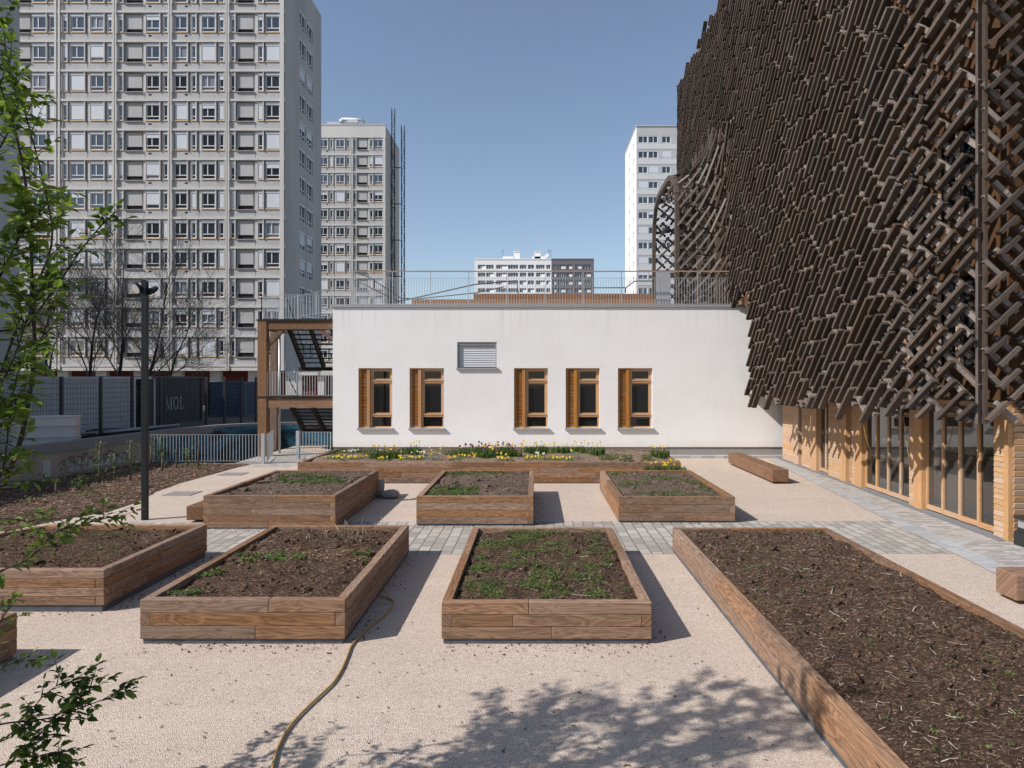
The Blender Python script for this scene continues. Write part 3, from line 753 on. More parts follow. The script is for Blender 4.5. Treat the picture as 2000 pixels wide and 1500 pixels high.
prail([(1160, 562), (1222, 562), (1240, 549), (1278, 549)], 33.2, .028, 0); prail([(1222, 572), (1222, 562)], 33.2, .028, 0)
mb.build('stair_balusters', [M['galv_dark']], wb)
mb = MB()
railing(mb, [(XA(693, 29.6), 29.6, ZR), (XA(732, 29.6), 29.6, ZR)], ZR, 1.05, .05, .006); mb.build('guard_bars', M['galv'], wb); mb = MB(); mb.box(XA(1281, 28.3), XA(1309, 28.3), 28.28, 28.31, ZR, ZA(531, 28.3), 0)
mb.build('guard_sheet', M['galv'], wb)
mb = MB()
for (x0_, x1_, Y0, zt0, zt1) in ((-5.45, 5.6, 30.2, ZR, ZA(584, 30.2)), (-2.8, 5.4, 31.2, ZR, ZA(573, 31.2))):
    nb = 3; hh = (zt1 - zt0) / nb
    for k in range(nb): mb.box(x0_, x1_, Y0, Y0 + .9 + .1 * k, zt0 + k * hh, zt0 + (k + 1) * hh - .012)
mb.build('terrace_steps', M['deck'], wb)

# ------------------------------------------------------------------ exterior staircase
YS = 27.75
sp = F / YS
st = thing('exterior_staircase', 'timber framed outdoor staircase with dark steps against the white building', 'staircase', (-9.6, YS, 0))
px0, px1 = XA(503, YS), XA(520, YS)
ztop = ZA(627, YS)
mb = MB()
mb.box(px0, px1, YS, YS + .33, -.4, ztop); mb.build('post', M['frame_wood'], st)
mb = MB(); mb.box(XA(534, 30.6) - .15, XA(534, 30.6) + .13, 30.6, 30.9, -.05, ztop - .1); mb.build('post', M['frame_wood'], st)
for (t0, t1) in ((ztop - .005, ZA(643, YS)), (ZA(778, YS), ZA(796, YS))):
    mb = MB(); mb.box(px1 + .002, XL - .01, YS + .04, YS + .30, t1, t0); mb.build('beam', M['frame_wood'], st)
    mb = MB(); mb.box(px0 + .05, px0 + .3, YS + .335, 30.6, t1, t0 - .01); mb.build('beam', M['frame_wood'], st)
for a, b in (((520, 678), (552, 645)), ((650, 662), (626, 645))):
    mb = MB(); mb.beam(AT(a[0], a[1], YS + .17), AT(b[0], b[1], YS + .17), .2, .14, (0, 0, 1)); mb.build('brace', M['frame_wood'], st)
for zp in (ztop + .01, ZA(777, YS) + .005):
    mb = MB(); mb.box(px0 - .05, XL - .02, YS - .02, YS + 1.1, zp, zp + .06)
    for k in range(9): mb.box(px0, XL - .02, YS + .1 + k * .11, YS + .19 + k * .11, zp + .062, zp + .085)
    mb.build('landing', M['darkwood'], st)
def flight(z1, z0, y0, y1, xa, xb):
    mb = MB(); n = 9
    for xx in (xa, (xa + xb) / 2, xb):
        mb.beam((xx, y0, z1 - .15), (xx, y1, z0 - .1), .09, .3, (0, 0, 1))
    for k in range(n):
        f = (k + .5) / n; mb.box(xa, xb, y0 + (y1 - y0) * f - .15, y0 + (y1 - y0) * f + .15, z1 + (z0 - z1) * f, z1 + (z0 - z1) * f + .05)
    mb.build('flight', M['darkwood'], st)
flight(ztop, 3.75, YS + .9, 30.6, -10.35, -8.55); flight(2.4, .95, YS + .9, 30.6, -10.35, -8.55)
flight(2.45, 3.7, YS + .9, 30.6, -8.5, -8.2); flight(0, .95, YS + .9, 30.6, -8.5, -8.2)
for zz in (3.68, .93):
    mb = MB(); mb.box(-10.6, -8.2, 30.6, 31.9, zz - .15, zz); mb.build('landing', M['darkwood'], st)
mb = MB(); za = ztop + .07
railing(mb, [(px0 + .15, YS + .05, za), (XL - .05, YS + .05, za)], za, 1.0, .12, .007)
railing(mb, [(px0 + .15, YS + .05, za), (px0 + .15, YS + 1.9, za)], za, 1.0, .16, .006)
railing(mb, [(px0 + .15, YS + 1.9, za), (XA(690, 29.5), 29.6, za + .7)], za, 1.0, .17, .005)
mb.build('upper_railing', M['galv'], st)
mb = MB(); za = ZA(777, YS) + .03
railing(mb, [(px1 + .02, YS + .05, za), (XL - .05, YS + .05, za)], za, 1.02, .105, .010)
mb.build('landing_railing', M['galv'], st)
for (y0, z1, y1, z0) in ((YS + .9, ztop + 1.0, 30.6, 4.6), (YS + .9, 3.3, 30.6, 1.9)):
    mb = MB()
    mb.tube([(-8.6, y0, z1 - .8), (-8.6, y1, z0)], .025, 6); mb.build('handrail', M['galv_dark'], st); mb = MB()
    mb.tube([(-10.4, y0, z1), (-10.4, y1, z0)], .025, 6)
    for k in range(14):
        f = k / 13; mb.tube([(-10.4, y0 + (y1 - y0) * f, z1 + (z0 - z1) * f), (-10.4, y0 + (y1 - y0) * f, z1 + (z0 - z1) * f - .95)], .008, 4)
    mb.build('handrail', M['galv_dark'], st)
mb = MB(); mb.tube([(XA(546, 29), 29, 0), (XA(546, 29), 29, 5.2)], .05, 8); mb.build('downpipe', M['galv'], st)

# galvanised fences by the stairs
def fence_thing(name, label, pts, h, posts, pitch=.115, r=.009):
    t = thing(name, label, 'fence', (pts[0][0], pts[0][1], 0))
    mb = MB(); railing(mb, [Vector((p[0], p[1], .03)) for p in pts], .03, h, pitch, r, 99); mb.build('bars', M['galv'], t)
    for p in posts:
        mb = MB(); mb.box(p[0] - .06, p[0] + .06, p[1] - .05, p[1] + .05, 0, h + .08); mb.build('post', M['galv'], t)
fence_thing('railing_fence', 'galvanised bar fence between the low mural wall and the stair post', [(-14.55, 25.45), (-10.2, 25.45)], 1.05, [(-10.12, 25.4)])
fence_thing('railing_fence', 'short galvanised bar fence at the left end of the flower bed', [(-9.2, 26.7), (-8.0, 26.7)], 1.05, [(-9.28, 26.7)])
fence_thing('railing_fence', 'galvanised side fence running back beside the stair post', [(-10.05, 25.6), (-10.6, 27.6)], 1.05, [], .16)

# ------------------------------------------------------------------ timber building with lattice
tb = thing('timber_building', 'tall timber building wrapped in a dark lattice of crossed battens, glazed ground floor', 'building', (10, 20, 0))
PATH = [(15, 43.2), (12.2, 41.7), (10.3, 40.5), (9.0, 39.4), (8.25, 38.4), (7.95, 37.4), (7.9, 36.4), (7.9, 15.9), (7.93, 15.2), (8.03, 14.62), (8.2, 14.2), (8.67, 13.26), (13.5, 12.85)]
seg = []; acc = 0
for a, b in zip(PATH, PATH[1:]):
    l = math.hypot(b[0] - a[0], b[1] - a[1]); seg.append((acc, l, a, b)); acc += l
STOT = acc
def path(s):
    s = min(max(s, 0), STOT - 1e-4)
    for s0, l, a, b in seg:
        if s <= s0 + l:
            f = (s - s0) / l; t = ((b[0] - a[0]) / l, (b[1] - a[1]) / l)
            return Vector((a[0] + (b[0] - a[0]) * f, a[1] + (b[1] - a[1]) * f, 0)), Vector((t[1], -t[0], 0))   # outward normal
S_HOODa = None
def sof(i): return seg[i][0]
SC = sof(11)
def zbot(s):
    p, _ = path(s); return 2.48 if p.y < 24.95 else 6.3
def ztopf(s):
    p, _ = path(s); return 19.1 - (.10 * max(0, p.y - 37.4) ** 1.5)
lat = MB(); rr = random.Random(5); r2_ = math.sqrt(2); pch = .30
S_TURN = sof(7) * r2_ - .5
def lat_ok(s, z):
    if s < 0 or s > STOT: return False
    p, n = path(s)
    if z > ztopf(s) or z < zbot(s): return False
    if 27.3 < p.y < 35.2 and z < 13.2 and p.x < 8: return False
    return True
def batten(s0, z0, s1, z1, off, w_, d_, tone, mat=0):
    if s0 < SC < s1 or s1 < SC < s0:          # stop at the corner post
        f = (SC - s0) / (s1 - s0); zc = z0 + (z1 - z0) * f; g_ = .05 if s1 > s0 else -.05
        if f > .5: s1, z1 = SC - g_, zc - (z1 - z0) * abs(.05 / (s1 - s0))
        else: s0, z0 = SC + g_, zc + (z1 - z0) * abs(.05 / (s1 - s0))
        if abs(s1 - s0) < .2: return
    p, n = path(s0); q, m = path(s1)
    nn = (n + m).normalized()
    lat.beam(Vector((p.x, p.y, z0)) + n * off, Vector((q.x, q.y, z1)) + m * off, w_, d_, nn, mat, tone, 1.0, None)
amax = (STOT + 20) / r2_
for j in range(int(-STOT / r2_ / pch) - 2, int(20 / r2_ / pch) + 2):
    b = j * pch
    a = -3 + (j * 2 % 5) * pch + rr.choice((0, 1, 2)) * pch; k = j
    while a < amax:
        nL = rr.choice((2, 2, 2, 2, 3, 4)) if a - b > S_TURN else rr.choice((2, 2, 3, 3, 4, 5)); k += 1
        a1 = a + nL * pch
        ac = (a + a1) / 2; sc_, zc = (ac - b) / r2_, (ac + b) / r2_
        if lat_ok(sc_, zc):
            e = .05; aa, bb = a + e, a1 - e + rr.choice((0, 0, -.06))
            s0, z0, s1, z1 = (aa - b) / r2_, (aa + b) / r2_, (bb - b) / r2_, (bb + b) / r2_
            if z0 > 1.95 and lat_ok(sc_, max(z0, zbot(sc_) + .01)): batten(s0, z0, s1, z1, .11 + rr.uniform(-.012, .012), .075, .17, rr.random())
        a = a1
for i in range(int(2 / r2_ / pch) - 4, int(amax / pch) + 2):      # inner layer, the other diagonal
    a = i * pch + pch * .5
    b = -STOT / r2_ - 2 + rr.choice((0, 1, 2)) * pch; k = 0
    while b < 16:
        nL = (2, 1, 2, 2)[k % 4] if k % 2 == 0 else 1; k += 1; b1 = b + nL * pch
        bc = (b + b1) / 2; sc_, zc = (a - bc) / r2_, (a + bc) / r2_
        if (nL == 2 or rr.random() < .45) and lat_ok(sc_, zc):
            e = .03 if nL == 2 else -.02; bb0, bb1 = b + e, b1 - e
            z0, z1 = (a + bb0) / r2_, (a + bb1) / r2_
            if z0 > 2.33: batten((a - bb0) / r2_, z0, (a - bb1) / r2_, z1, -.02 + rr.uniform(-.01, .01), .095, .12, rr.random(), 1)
        b = b1
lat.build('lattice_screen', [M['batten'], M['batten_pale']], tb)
# supports behind the lattice
mb = MB()
def post_at(s, z0, z1, off=-.18, wd=.10, dp=.22):
    p, n = path(s); mb.beam(Vector((p.x, p.y, z0)) + n * off, Vector((p.x, p.y, z1)) + n * off, wd, dp, n, 0, rr.random())
s_corner = SC
for s in [s_corner - .06, s_corner + .07]: post_at(s, 2.3, 19, -.02, .05, .13)
s = sof(6) + 1
while s < s_corner - .5:
    p, n = path(s); post_at(s, zbot(s) + .05, 18.8); s += 1.75
post_at(s_corner + 1.7, 2.3, 19); post_at(s_corner + 3.4, 2.3, 19)
for s in (sof(3), sof(1)): post_at(s, 6.3, 18.5)
for zz in (2.55, 5.7, 9.0, 12.3, 15.6, 18.6):
    s = 0.0
    while s < STOT - .1:
        p, n = path(s); q, m = path(min(s + .9, STOT - .01))
        if (zz > 6.2 or p.y < 24.9) and not (27 < p.y < 35 and zz < 13): mb.beam(Vector((p.x, p.y, zz)) - n * .32, Vector((q.x, q.y, zz)) - m * .32, .14, .10, (0, 0, 1), 0, rr.random())
        s += .9
mb.build('screen_posts', M['batten'], tb)

# inner walls, storeys and roof
WX = lambda Y: fx(Y)
mb = MB()
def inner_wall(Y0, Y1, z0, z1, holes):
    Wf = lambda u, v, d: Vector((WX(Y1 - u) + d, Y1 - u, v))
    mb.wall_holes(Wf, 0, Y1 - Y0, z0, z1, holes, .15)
Y0_, Y1_ = 13.4, 40.0
fl_z = [2.95, 6.2, 9.5, 12.8, 16.1]
wh = []
r3 = random.Random(8)
for z in fl_z:
    u = 1.0
    while u < Y1_ - Y0_ - 1.5:
        if r3.random() < .85: wh.append((u, u + 1.5, z + .5, z + 2.5))
        u += 2.3
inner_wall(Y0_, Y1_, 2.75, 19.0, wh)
mb.face([(WX(13.4), 13.4, 2.75), (14, 13.4, 2.75), (14, 13.4, 19), (WX(13.4), 13.4, 19)])
mb.face([(WX(40), 40, 2.75), (14, 41.8, 2.75), (14, 41.8, 19), (WX(40), 40, 19)])
mb.face([(8.3, 13.4, 2.75), (14, 13.4, 2.75), (14, 27.4, 2.75), (8.3, 27.4, 2.75)], 1)
mb.face([(14, 13.4, 0), (14, 41, 0), (14, 41, 19), (14, 13.4, 19)], 1)
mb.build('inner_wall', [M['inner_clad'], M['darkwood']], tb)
for a, b, c, d in wh:
    w_ = MB(); Ym = Y1_ - (a + b) / 2
    w_.face([(WX(Y1_ - a) + .12, Y1_ - a, c), (WX(Y1_ - b) + .12, Y1_ - b, c), (WX(Y1_ - b) + .12, Y1_ - b, d), (WX(Y1_ - a) + .12, Y1_ - a, d)], 0, .4)
    X_ = WX(Ym) + .08
    for y in (Y1_ - a - .04, Ym, Y1_ - b + .04): w_.box(X_ - .03, X_ + .03, y - .035, y + .035, c, d, 1)
    w_.build('upper_window', [M['glass'], M['larch']], tb)
mb = MB()
mb.face([(8.1, 13.4, 18.9), (14, 13.3, 18.9), (14, 41.6, 18.7), (9.6, 39.6, 18.7), (8.1, 37, 18.9)])
mb.build('roof', M['grey_metal'], tb)
# ground floor bays (Y from the photo)
def yx(px): return 11740.0 / (px - 1094)
HT = 2.75
def clad(px_a, px_b, x_off=0.0):
    ya, yb = yx(px_a), yx(px_b); mb = MB(); z = .02
    while z < HT - .05:
        xa_, xb_ = fx(ya) + x_off, fx(yb) + x_off
        d = Vector((xb_ - xa_, yb - ya, 0)); Ln = d.length; d.normalize(); n = Vector((d.y, -d.x, 0)); n = n if n.x < 0 else -n
        c = Vector(((xa_ + xb_) / 2, (ya + yb) / 2, z + .055))
        up = (Vector((0, 0, 1)) + n * -.12).normalized(); nn = d.cross(up)
        mb.frame(c + n * .02, d, nn, up, Ln / 2 - .003, .012, .056); z += .108
    mb.face([(fx(ya) + .06, ya, 0), (fx(yb) + .06, yb, 0), (fx(yb) + .06, yb, HT), (fx(ya) + .06, ya, HT)], 0, .2)
    mb.build('cladding', M['clad'], tb)
def tpost(pa, pb, dp=.16):
    ya, yb = yx(pa), yx(pb); mb = MB(); xm = fx((ya + yb) / 2)
    mb.box(xm - .06, xm + dp, yb, ya, 0, HT); mb.build('facade_post', M['larch'], tb)
def leafdoor(ya, yb, hardware=False):
    f = MB(); x = lambda y: fx(y) + .10
    xm = x((ya + yb) / 2); w_ = .065
    f.box(xm - .03, xm + .05, ya - w_, ya - .004, .04, HT - .05); f.box(xm - .03, xm + .05, yb + .004, yb + w_, .04, HT - .05)
    f.box(xm - .03, xm + .05, yb + w_, ya - w_, .04, .15); f.box(xm - .03, xm + .05, yb + w_, ya - w_, HT - .16, HT - .05)
    do = f.build('glazed_door', M['larch'], tb)
    g_ = MB(); g_.face([(xm + .01, ya - w_, .15), (xm + .01, yb + w_, .15), (xm + .01, yb + w_, HT - .16), (xm + .01, ya - w_, HT - .16)], 0, rng.random())
    g_.build('pane', M['glass_door'], do)
    return do
for a, b in ((1530, 1553), (1568, 1586), (1620, 1645), (1665, 1674), (1778, 1790), (1944, 1966)): clad(a, b)
for a, b in ((1553, 1562), (1586, 1597), (1645, 1655), (1674, 1686), (1790, 1804), (1966, 1975)): tpost(a, b, .2)
def leaves(pa, pb, n):
    ya, yb = yx(pa), yx(pb)
    for k in range(n): leafdoor(ya + (yb - ya) * k / n, ya + (yb - ya) * (k + 1) / n)
leaves(1562, 1568, 1); leaves(1597, 1620, 2); leaves(1655, 1665, 1); leaves(1686, 1778, 4); leaves(1804, 1944, 4)
mb = MB(); z = .02
while z < HT - .05:
    mb.frame(((fx(13.33) + 12.5) / 2 + .02, 13.31, z + .06), Vector((1, 0, 0)), Vector((0, .95, .3)), Vector((0, -.3, .95)), (12.5 - fx(13.33)) / 2 - .02, .012, .055); z += .125
mb.face([(fx(13.33) + .05, 13.36, 0), (12.6, 13.36, 0), (12.6, 13.36, HT), (fx(13.33) + .05, 13.36, HT)], 0, .2)
mb.build('cladding', M['clad'], tb)
mb = MB()
for a, b in zip(range(0, 12), range(1, 13)):
    ya, yb = 27.4 - a * 1.17, 27.4 - b * 1.17
    mb.face([(fx(ya) - .22, ya, .012), (fx(yb) - .22, yb, .012), (fx(yb) + .3, yb, .012), (fx(ya) + .3, ya, .012)])
mb.build('threshold', M['coping'], tb)
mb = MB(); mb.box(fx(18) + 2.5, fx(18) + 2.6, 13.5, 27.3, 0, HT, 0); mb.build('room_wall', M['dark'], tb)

# the hood over the roof-terrace door: a lattice vault that flares into the facade
XM, XF = 5.92, 7.95; Yn, Yf_ = 28.5, 34.0; Zb, Zt = ZR + .08, 11.9
def prof(t):
    """outline of the mouth, 0 near foot .. 1 far foot -> (Y, z)"""
    pts = [(Yn, Zb), (Yn, 10.9), (Yn + .25, 11.5), (Yn + .8, Zt - .1), (Yn + 1.6, Zt + .1), (Yf_ - 1.5, Zt), (Yf_ - .6, Zt - .35), (Yf_ - .1, Zt - 1.1), (Yf_, Zt - 2.0), (Yf_, Zb)]
    Ls = [math.hypot(b[0] - a[0], b[1] - a[1]) for a, b in zip(pts, pts[1:])]; T = t * sum(Ls)
    for (a, b, l) in zip(pts, pts[1:], Ls):
        if T <= l + 1e-9: return a[0] + (b[0] - a[0]) * T / l, a[1] + (b[1] - a[1]) * T / l
        T -= l
    return pts[-1]
PL = 4.7 + .65 + .75 + .83 + 2.4 + .97 + .9 + .9 + 3.7
def hood(s, t):
    """s 0 mouth .. 1 facade (runs on along it past 1)"""
    y, z = prof(min(max(t, 0), 1)); e = max(0, s) ** 2.3
    yc = (Yn + Yf_) / 2
    ny = (y - yc) / (Yf_ - Yn) * 2
    wgt = min(1, max(0, (z - Zb) / 5.5))
    y2 = y + ny * (.6 * e); z2 = z + 2.3 * e * wgt ** 2
    x = XM + (XF - XM) * (1 - (1 - min(s, 1.0)) ** 1.25) if s < 1 else XF
    if s > 1: y2 += ny * (s - 1) * 2.0
    return Vector((x, y2, z2))
hd = MB(); rr = random.Random(12)
SL = 2.6                                   # metres along s
def hood_batten(s0, t0, s1, t1, off, wd, dp, tone):
    p = hood(s0, t0); q = hood(s1, t1); sm, tm = (s0 + s1) / 2, (t0 + t1) / 2
    c = hood(sm, tm); du = hood(sm + .03, tm) - hood(sm - .03, tm); dv = hood(sm, min(1, tm + .01)) - hood(sm, max(0, tm - .01))
    n = du.cross(dv)
    if n.length < 1e-7: return
    n.normalize()
    ctr = Vector((XM + 1.5, (Yn + Yf_) / 2, 9))
    if n.dot(c - ctr) < 0: n = -n
    hd.beam(p + n * off, q + n * off, wd, dp, n, 1 if (s0 > .62 or tm * PL > 5.6) else 0, tone)  # near wall's sunlight put into its paler colour, flare kept dark
hp = .36; nrow = int((SL + PL) / r2_ / hp) + 2
for lay in (0, 1):
    for j in range(-nrow, nrow):
        b = j * hp; a = -1 + ((j * 2) % 5) * hp; k = j
        while a < (SL + PL) / r2_ + 1:
            nL = (3, 2, 3, 2)[(k + j) % 4] if lay == 0 else (2, 1, 2, 1)[(k + j) % 4]; k += 1; a1 = a + nL * hp
            aa, bb = a + .05, a1 - .03
            if lay == 0: (s0, t0), (s1, t1) = ((aa - b) / r2_, (aa + b) / r2_), ((bb - b) / r2_, (bb + b) / r2_)
            else: (s0, t0), (s1, t1) = ((b - aa) / r2_ + SL * .5, (aa + b) / r2_), ((b - bb) / r2_ + SL * .5, (bb + b) / r2_)
            sm, tm = (s0 + s1) / 2, (t0 + t1) / 2
            if 0 < sm < SL and 0 < tm < PL:
                cl = lambda v, hi: min(max(v, 0), hi)
                hood_batten(cl(s0, SL) / SL * 1.15, cl(t0, PL) / PL, cl(s1, SL) / SL * 1.15, cl(t1, PL) / PL, .08 if lay == 0 else -.03, .085, .10, rr.random())
            a = a1
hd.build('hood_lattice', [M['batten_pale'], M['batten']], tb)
mb = MB()
N = 40
for s_, off in ((.0, 0), (.5, -.15), (1.0, -.2)):
    for k in range(N):
        p, q = hood(s_, k / N), hood(s_, (k + 1) / N)
        mid = Vector((p.x, (Yn + Yf_) / 2, 9.0)); up = ((p + q) / 2 - mid); up.x = 0; up.normalize()
        mb.beam(p + up * (off), q + up * off, .16, .22 if s_ == 0 else .12, up, 0, .7)
for t_ in (.14, .27, .73, .86):
    for k in range(6):
        mb.beam(hood(k / 6, t_) , hood((k + 1) / 6, t_), .10, .12, (0, 0, 1), 0, .4)
mb.build('hood_frame', M['batten'], tb)

# ropes hanging from the lattice
for (pts, lb) in (([(1683, 795), (1684, 812), (1690, 850), (1703, 889)], 'slack tan rope hanging in front of the middle glazed doors'),
                  ([(1764, 812), (1768, 840), (1773, 880), (1778, 912)], 'thin pale rope dangling before the second group of glazed doors'),
                  ([(1585, 788), (1583, 830), (1582, 862)], 'short rope hanging before the far boarded wall')):
    mb = MB(); Yr = 8.3 * F / (pts[0][0] - CX); q = [AT(x, y, Yr) for x, y in pts]
    mb.tube(q, .009, 5); mb.build('rope', M['hose'], None, loc=q[0], label=lb, category='rope', group='ropes hanging from the lattice')

# ------------------------------------------------------------------ benches, bin, hose, sacks
def bench(label, x0, x1, y0, y1, h, seed):
    t = thing('timber_bench', label, 'bench', ((x0 + x1) / 2, (y0 + y1) / 2, 0), 'solid timber beam benches')
    mb = MB(); mb.box(x0, x1, y0, y1, .05, h, 0, (seed * .37) % 1)
    o = mb.build('seat_beam', M['bench_wood'], t); bv = o.modifiers.new('bevel', 'BEVEL'); bv.width = .02; bv.segments = 2
    mb = MB()
    if y1 - y0 > x1 - x0:
        for y in (y0 + .35, y1 - .6): mb.box(x0 + .06, x1 - .06, y, y + .25, -.01, .048)
    else:
        for x in (x0 + .35, x1 - .6): mb.box(x, x + .25, y0 + .06, y1 - .06, -.01, .048)
    mb.build('foot_block', M['galv_dark'], t)
bench('long reddish timber beam bench beside the pavement below the lattice', 7.16, 7.66, 20.6, 25.3, .43, 1)
bench('timber beam bench cut off at the right edge beside the long bare bed', 6.78, 9.2, 9.62, 10.05, .42, 2)
bench('stub of a dark timber bench behind the middle row left bed', -7.72, -7.25, 15.1, 17.4, .36, 3)
bn = thing('litter_bin', 'small black bin cut off at the right edge by the cladding', 'bin', (9.35, 12.95, 0))
mb = MB(); mb.box(9.2, 9.62, 12.75, 13.12, 0, .26); mb.box(9.24, 9.58, 12.79, 13.08, .26, .34); mb.build('base', M['galv_dark'], bn)
mb = MB(); mb.box(9.25, 9.57, 12.8, 13.07, .344, .50); mb.build('bowl', M['galv'], bn)
mb = MB(); mb.box(9.2, 9.62, 12.75, 13.12, .505, .56); mb.build('lid', M['galv_dark'], bn)
hp_ = [(742, 1166), (756, 1167), (768, 1174), (764, 1188), (744, 1207), (716, 1230), (698, 1247), (686, 1262), (679, 1280), (668, 1306), (652, 1332), (634, 1350), (606, 1376), (580, 1402), (558, 1430), (543, 1460), (533, 1495), (520, 1560)]
pts = [P(x, y, .016) for x, y in hp_]
sm = []
for k in range(len(pts) - 1):
    p0, p1_, p2_, p3_ = pts[max(k - 1, 0)], pts[k], pts[k + 1], pts[min(k + 2, len(pts) - 1)]
    for i in range(4):
        t = i / 4; sm.append(.5 * ((2 * p1_) + (p2_ - p0) * t + (2 * p0 - 5 * p1_ + 4 * p2_ - p3_) * t * t + (3 * p1_ - p0 - 3 * p2_ + p3_) * t ** 3))
sm.append(pts[-1])
mb = MB(); mb.tube(sm, .013, 8); mb.build('garden_hose', M['hose'], None, loc=sm[0], label='tan garden hose snaking from the front left bed toward the camera', category='hose')
def sack(label, c, rx, ry, rz, seed, rot=0):
    def fn(u, v):
        th, ph = u * 2 * math.pi, (v - .5) * math.pi
        d = Vector((math.cos(ph) * math.cos(th), math.cos(ph) * math.sin(th), math.sin(ph)))
        k = 1 + .16 * noise.noise(d * 2.2 + Vector((seed, 0, 0))) + .06 * noise.noise(d * 7)
        sq = lambda a: math.copysign(abs(a) ** .75, a)
        p = Vector((sq(d.x) * rx * k, sq(d.y) * ry * k, sq(d.z) * rz * k)); p.rotate(Matrix.Rotation(rot, 3, 'Y'))
        return Vector(c) + p
    mb = MB(); mb.grid(fn, 28, 16); mb.build('sack', M['sack'], None, loc=(c[0], c[1], 0), label=label, category='sack', group='sacks beside the bed')
sack('grey sack lying flat beside the middle row left bed', (-3.86, 18.2, .10), .24, .2, .11, 1)
sack('small sack propped upright against the middle row left bed', (-4.18, 18.4, .22), .1, .15, .24, 4, .15)

# ------------------------------------------------------------------ lamp post
lp = thing('lamp_post', 'dark square lamp post with two round heads beside the mulch strip', 'street lamp', (-8.63, 15.4, 0))
lx, ly = XA(283, 15.4), 15.4; lz = ZA(547, ly)
mb = MB(); mb.box(lx - .055, lx + .006, ly - .055, ly + .06, 0, lz); mb.box(lx + .014, lx + .055, ly - .06, ly + .06, 0, lz - .02); mb.box(lx + .005, lx + .025, ly - .05, ly + .05, 0, lz - .04); mb.build('post', M['lamp'], lp)
for (px, py, nrm) in ((267, 563, (-.35, -.8, -.5)), (298, 567, (.35, .6, -.7))):
    c = AT(px, py, ly - (.05 if px < 283 else -.12)); n = Vector(nrm).normalized(); mb = MB()
    mb.disc(c, n, .135, .06, 24); mb.beam(c - n * .02, (lx, ly, c.z + .02), .05, .05); h_ = mb.build('lamp_head', M['lamp'], lp)
    mb = MB(); mb.disc(c + n * .037, n, .112, .008, 24); mb.build('lens', M['lens'], h_)

# drain grates in the path
for (px, py, lb) in ((356, 964, 'dark drain grate in the gravel path beside the mulch strip'), (455, 926, 'small drain grate near the end of the gravel path')):
    c = P(px, py); mb = MB(); 
    for k in range(7): mb.box(c.x - .35, c.x + .35, c.y - .32 + k * .095, c.y - .26 + k * .095, .0, .012)
    for k in (-.37, .35): mb.box(c.x + k, c.x + k + .03, c.y - .34, c.y + .36, 0, .014)
    mb.build('drain_grate', M['plinth'], None, loc=c, label=lb, category='drain grate')

# ------------------------------------------------------------------ saplings in the mulch
rr = random.Random(19)
SAP = [(85, 960, 35), (127, 951, 38), (162, 942, 40), (193, 943, 78), (225, 940, 55), (255, 938, 78), (296, 915, 45), (312, 914, 60), (317, 921, 35), (345, 914, 36), (366, 912, 38), (388, 912, 48), (110, 968, 30), (155, 957, 28)]
KIND = ['bare staked', 'leafy']
for i, (px, py, hp2) in enumerate(sorted(SAP)):
    q = P(px, py); hh = hp2 / F * q.y; leafy = hp2 > 50 or i % 3 == 0
    t = thing('sapling', '%s of the young saplings in the mulch strip, %s' % (ORD[i], 'with green leaves' if leafy else 'almost bare'), 'sapling', q, 'saplings in the mulch strip')
    mb = MB(); mb.tube([q, q + Vector((rr.uniform(-.02, .02), 0, hh * .5)), q + Vector((rr.uniform(-.04, .04), 0, hh))], [.03, .026, .018], 5); mb.build('stem', M['bark2'], t)
    mb = MB()
    for _ in range(110 if leafy else 14):
        f = rr.uniform(.15, 1.02) if leafy else rr.uniform(.75, 1.05); a = rr.uniform(0, 6.28); r = rr.random() * (.24 if leafy else .1)
        leaf_quad(mb, q + Vector((math.cos(a) * r, math.sin(a) * r, hh * f)), rr.uniform(.05, .10), rr, 0, None, 0)
    mb.build('leaves', M['weed'], t)
mb = MB()
for _ in range(150):
    x, y = rr.uniform(-16, -9.5), rr.uniform(14, 25)
    if not inside((x, y), poly) or noise.noise((x * .5, y * .5, 2)) < .0: continue
    tn = rr.random()
    for _ in range(16): leaf_quad(mb, (x + rr.gauss(0, .12), y + rr.gauss(0, .12), .03 + rr.random() * .14), rr.uniform(.04, .08), rr, 0, min(1, tn * .7 + rr.random() * .3), .2)
mb.build('ground_plants', M['weed'], None, kind='stuff', label='low green ground plants sprouting through the mulch strip')

# ------------------------------------------------------------------ low wall, mural, yard
ZY = .7
lw = thing('low_wall', 'low curved retaining wall with grey coping, graffiti and a blue mural', 'wall', (-15, 24, 0))
def strip(mb, pts, o0, o1, z0, z1, mat=0):
    pts = [Vector((x, y, 0)) for x, y in pts]; L_, Rr = [], []
    for k, p in enumerate(pts):
        d = (pts[min(k + 1, len(pts) - 1)] - pts[max(k - 1, 0)]).normalized(); n = Vector((d.y, -d.x, 0))
        L_.append(p + n * o0); Rr.append(p + n * o1)
    for k in range(len(pts) - 1):
        a, b, c, d = L_[k], L_[k + 1], Rr[k + 1], Rr[k]
        up0, up1 = Vector((0, 0, z0)), Vector((0, 0, z1))
        mb.face([d + up0, c + up0, c + up1, d + up1], mat); mb.face([a + up1, d + up1, c + up1, b + up1], mat); mb.face([b + up0, a + up0, a + up1, b + up1], mat)
        mb.face([a + up0, b + up0, c + up0, d + up0], mat)
    mb.face([L_[0] + up0, Rr[0] + up0, Rr[0] + up1, L_[0] + up1], mat); mb.face([Rr[-1] + up0, L_[-1] + up0, L_[-1] + up1, Rr[-1] + up1], mat)
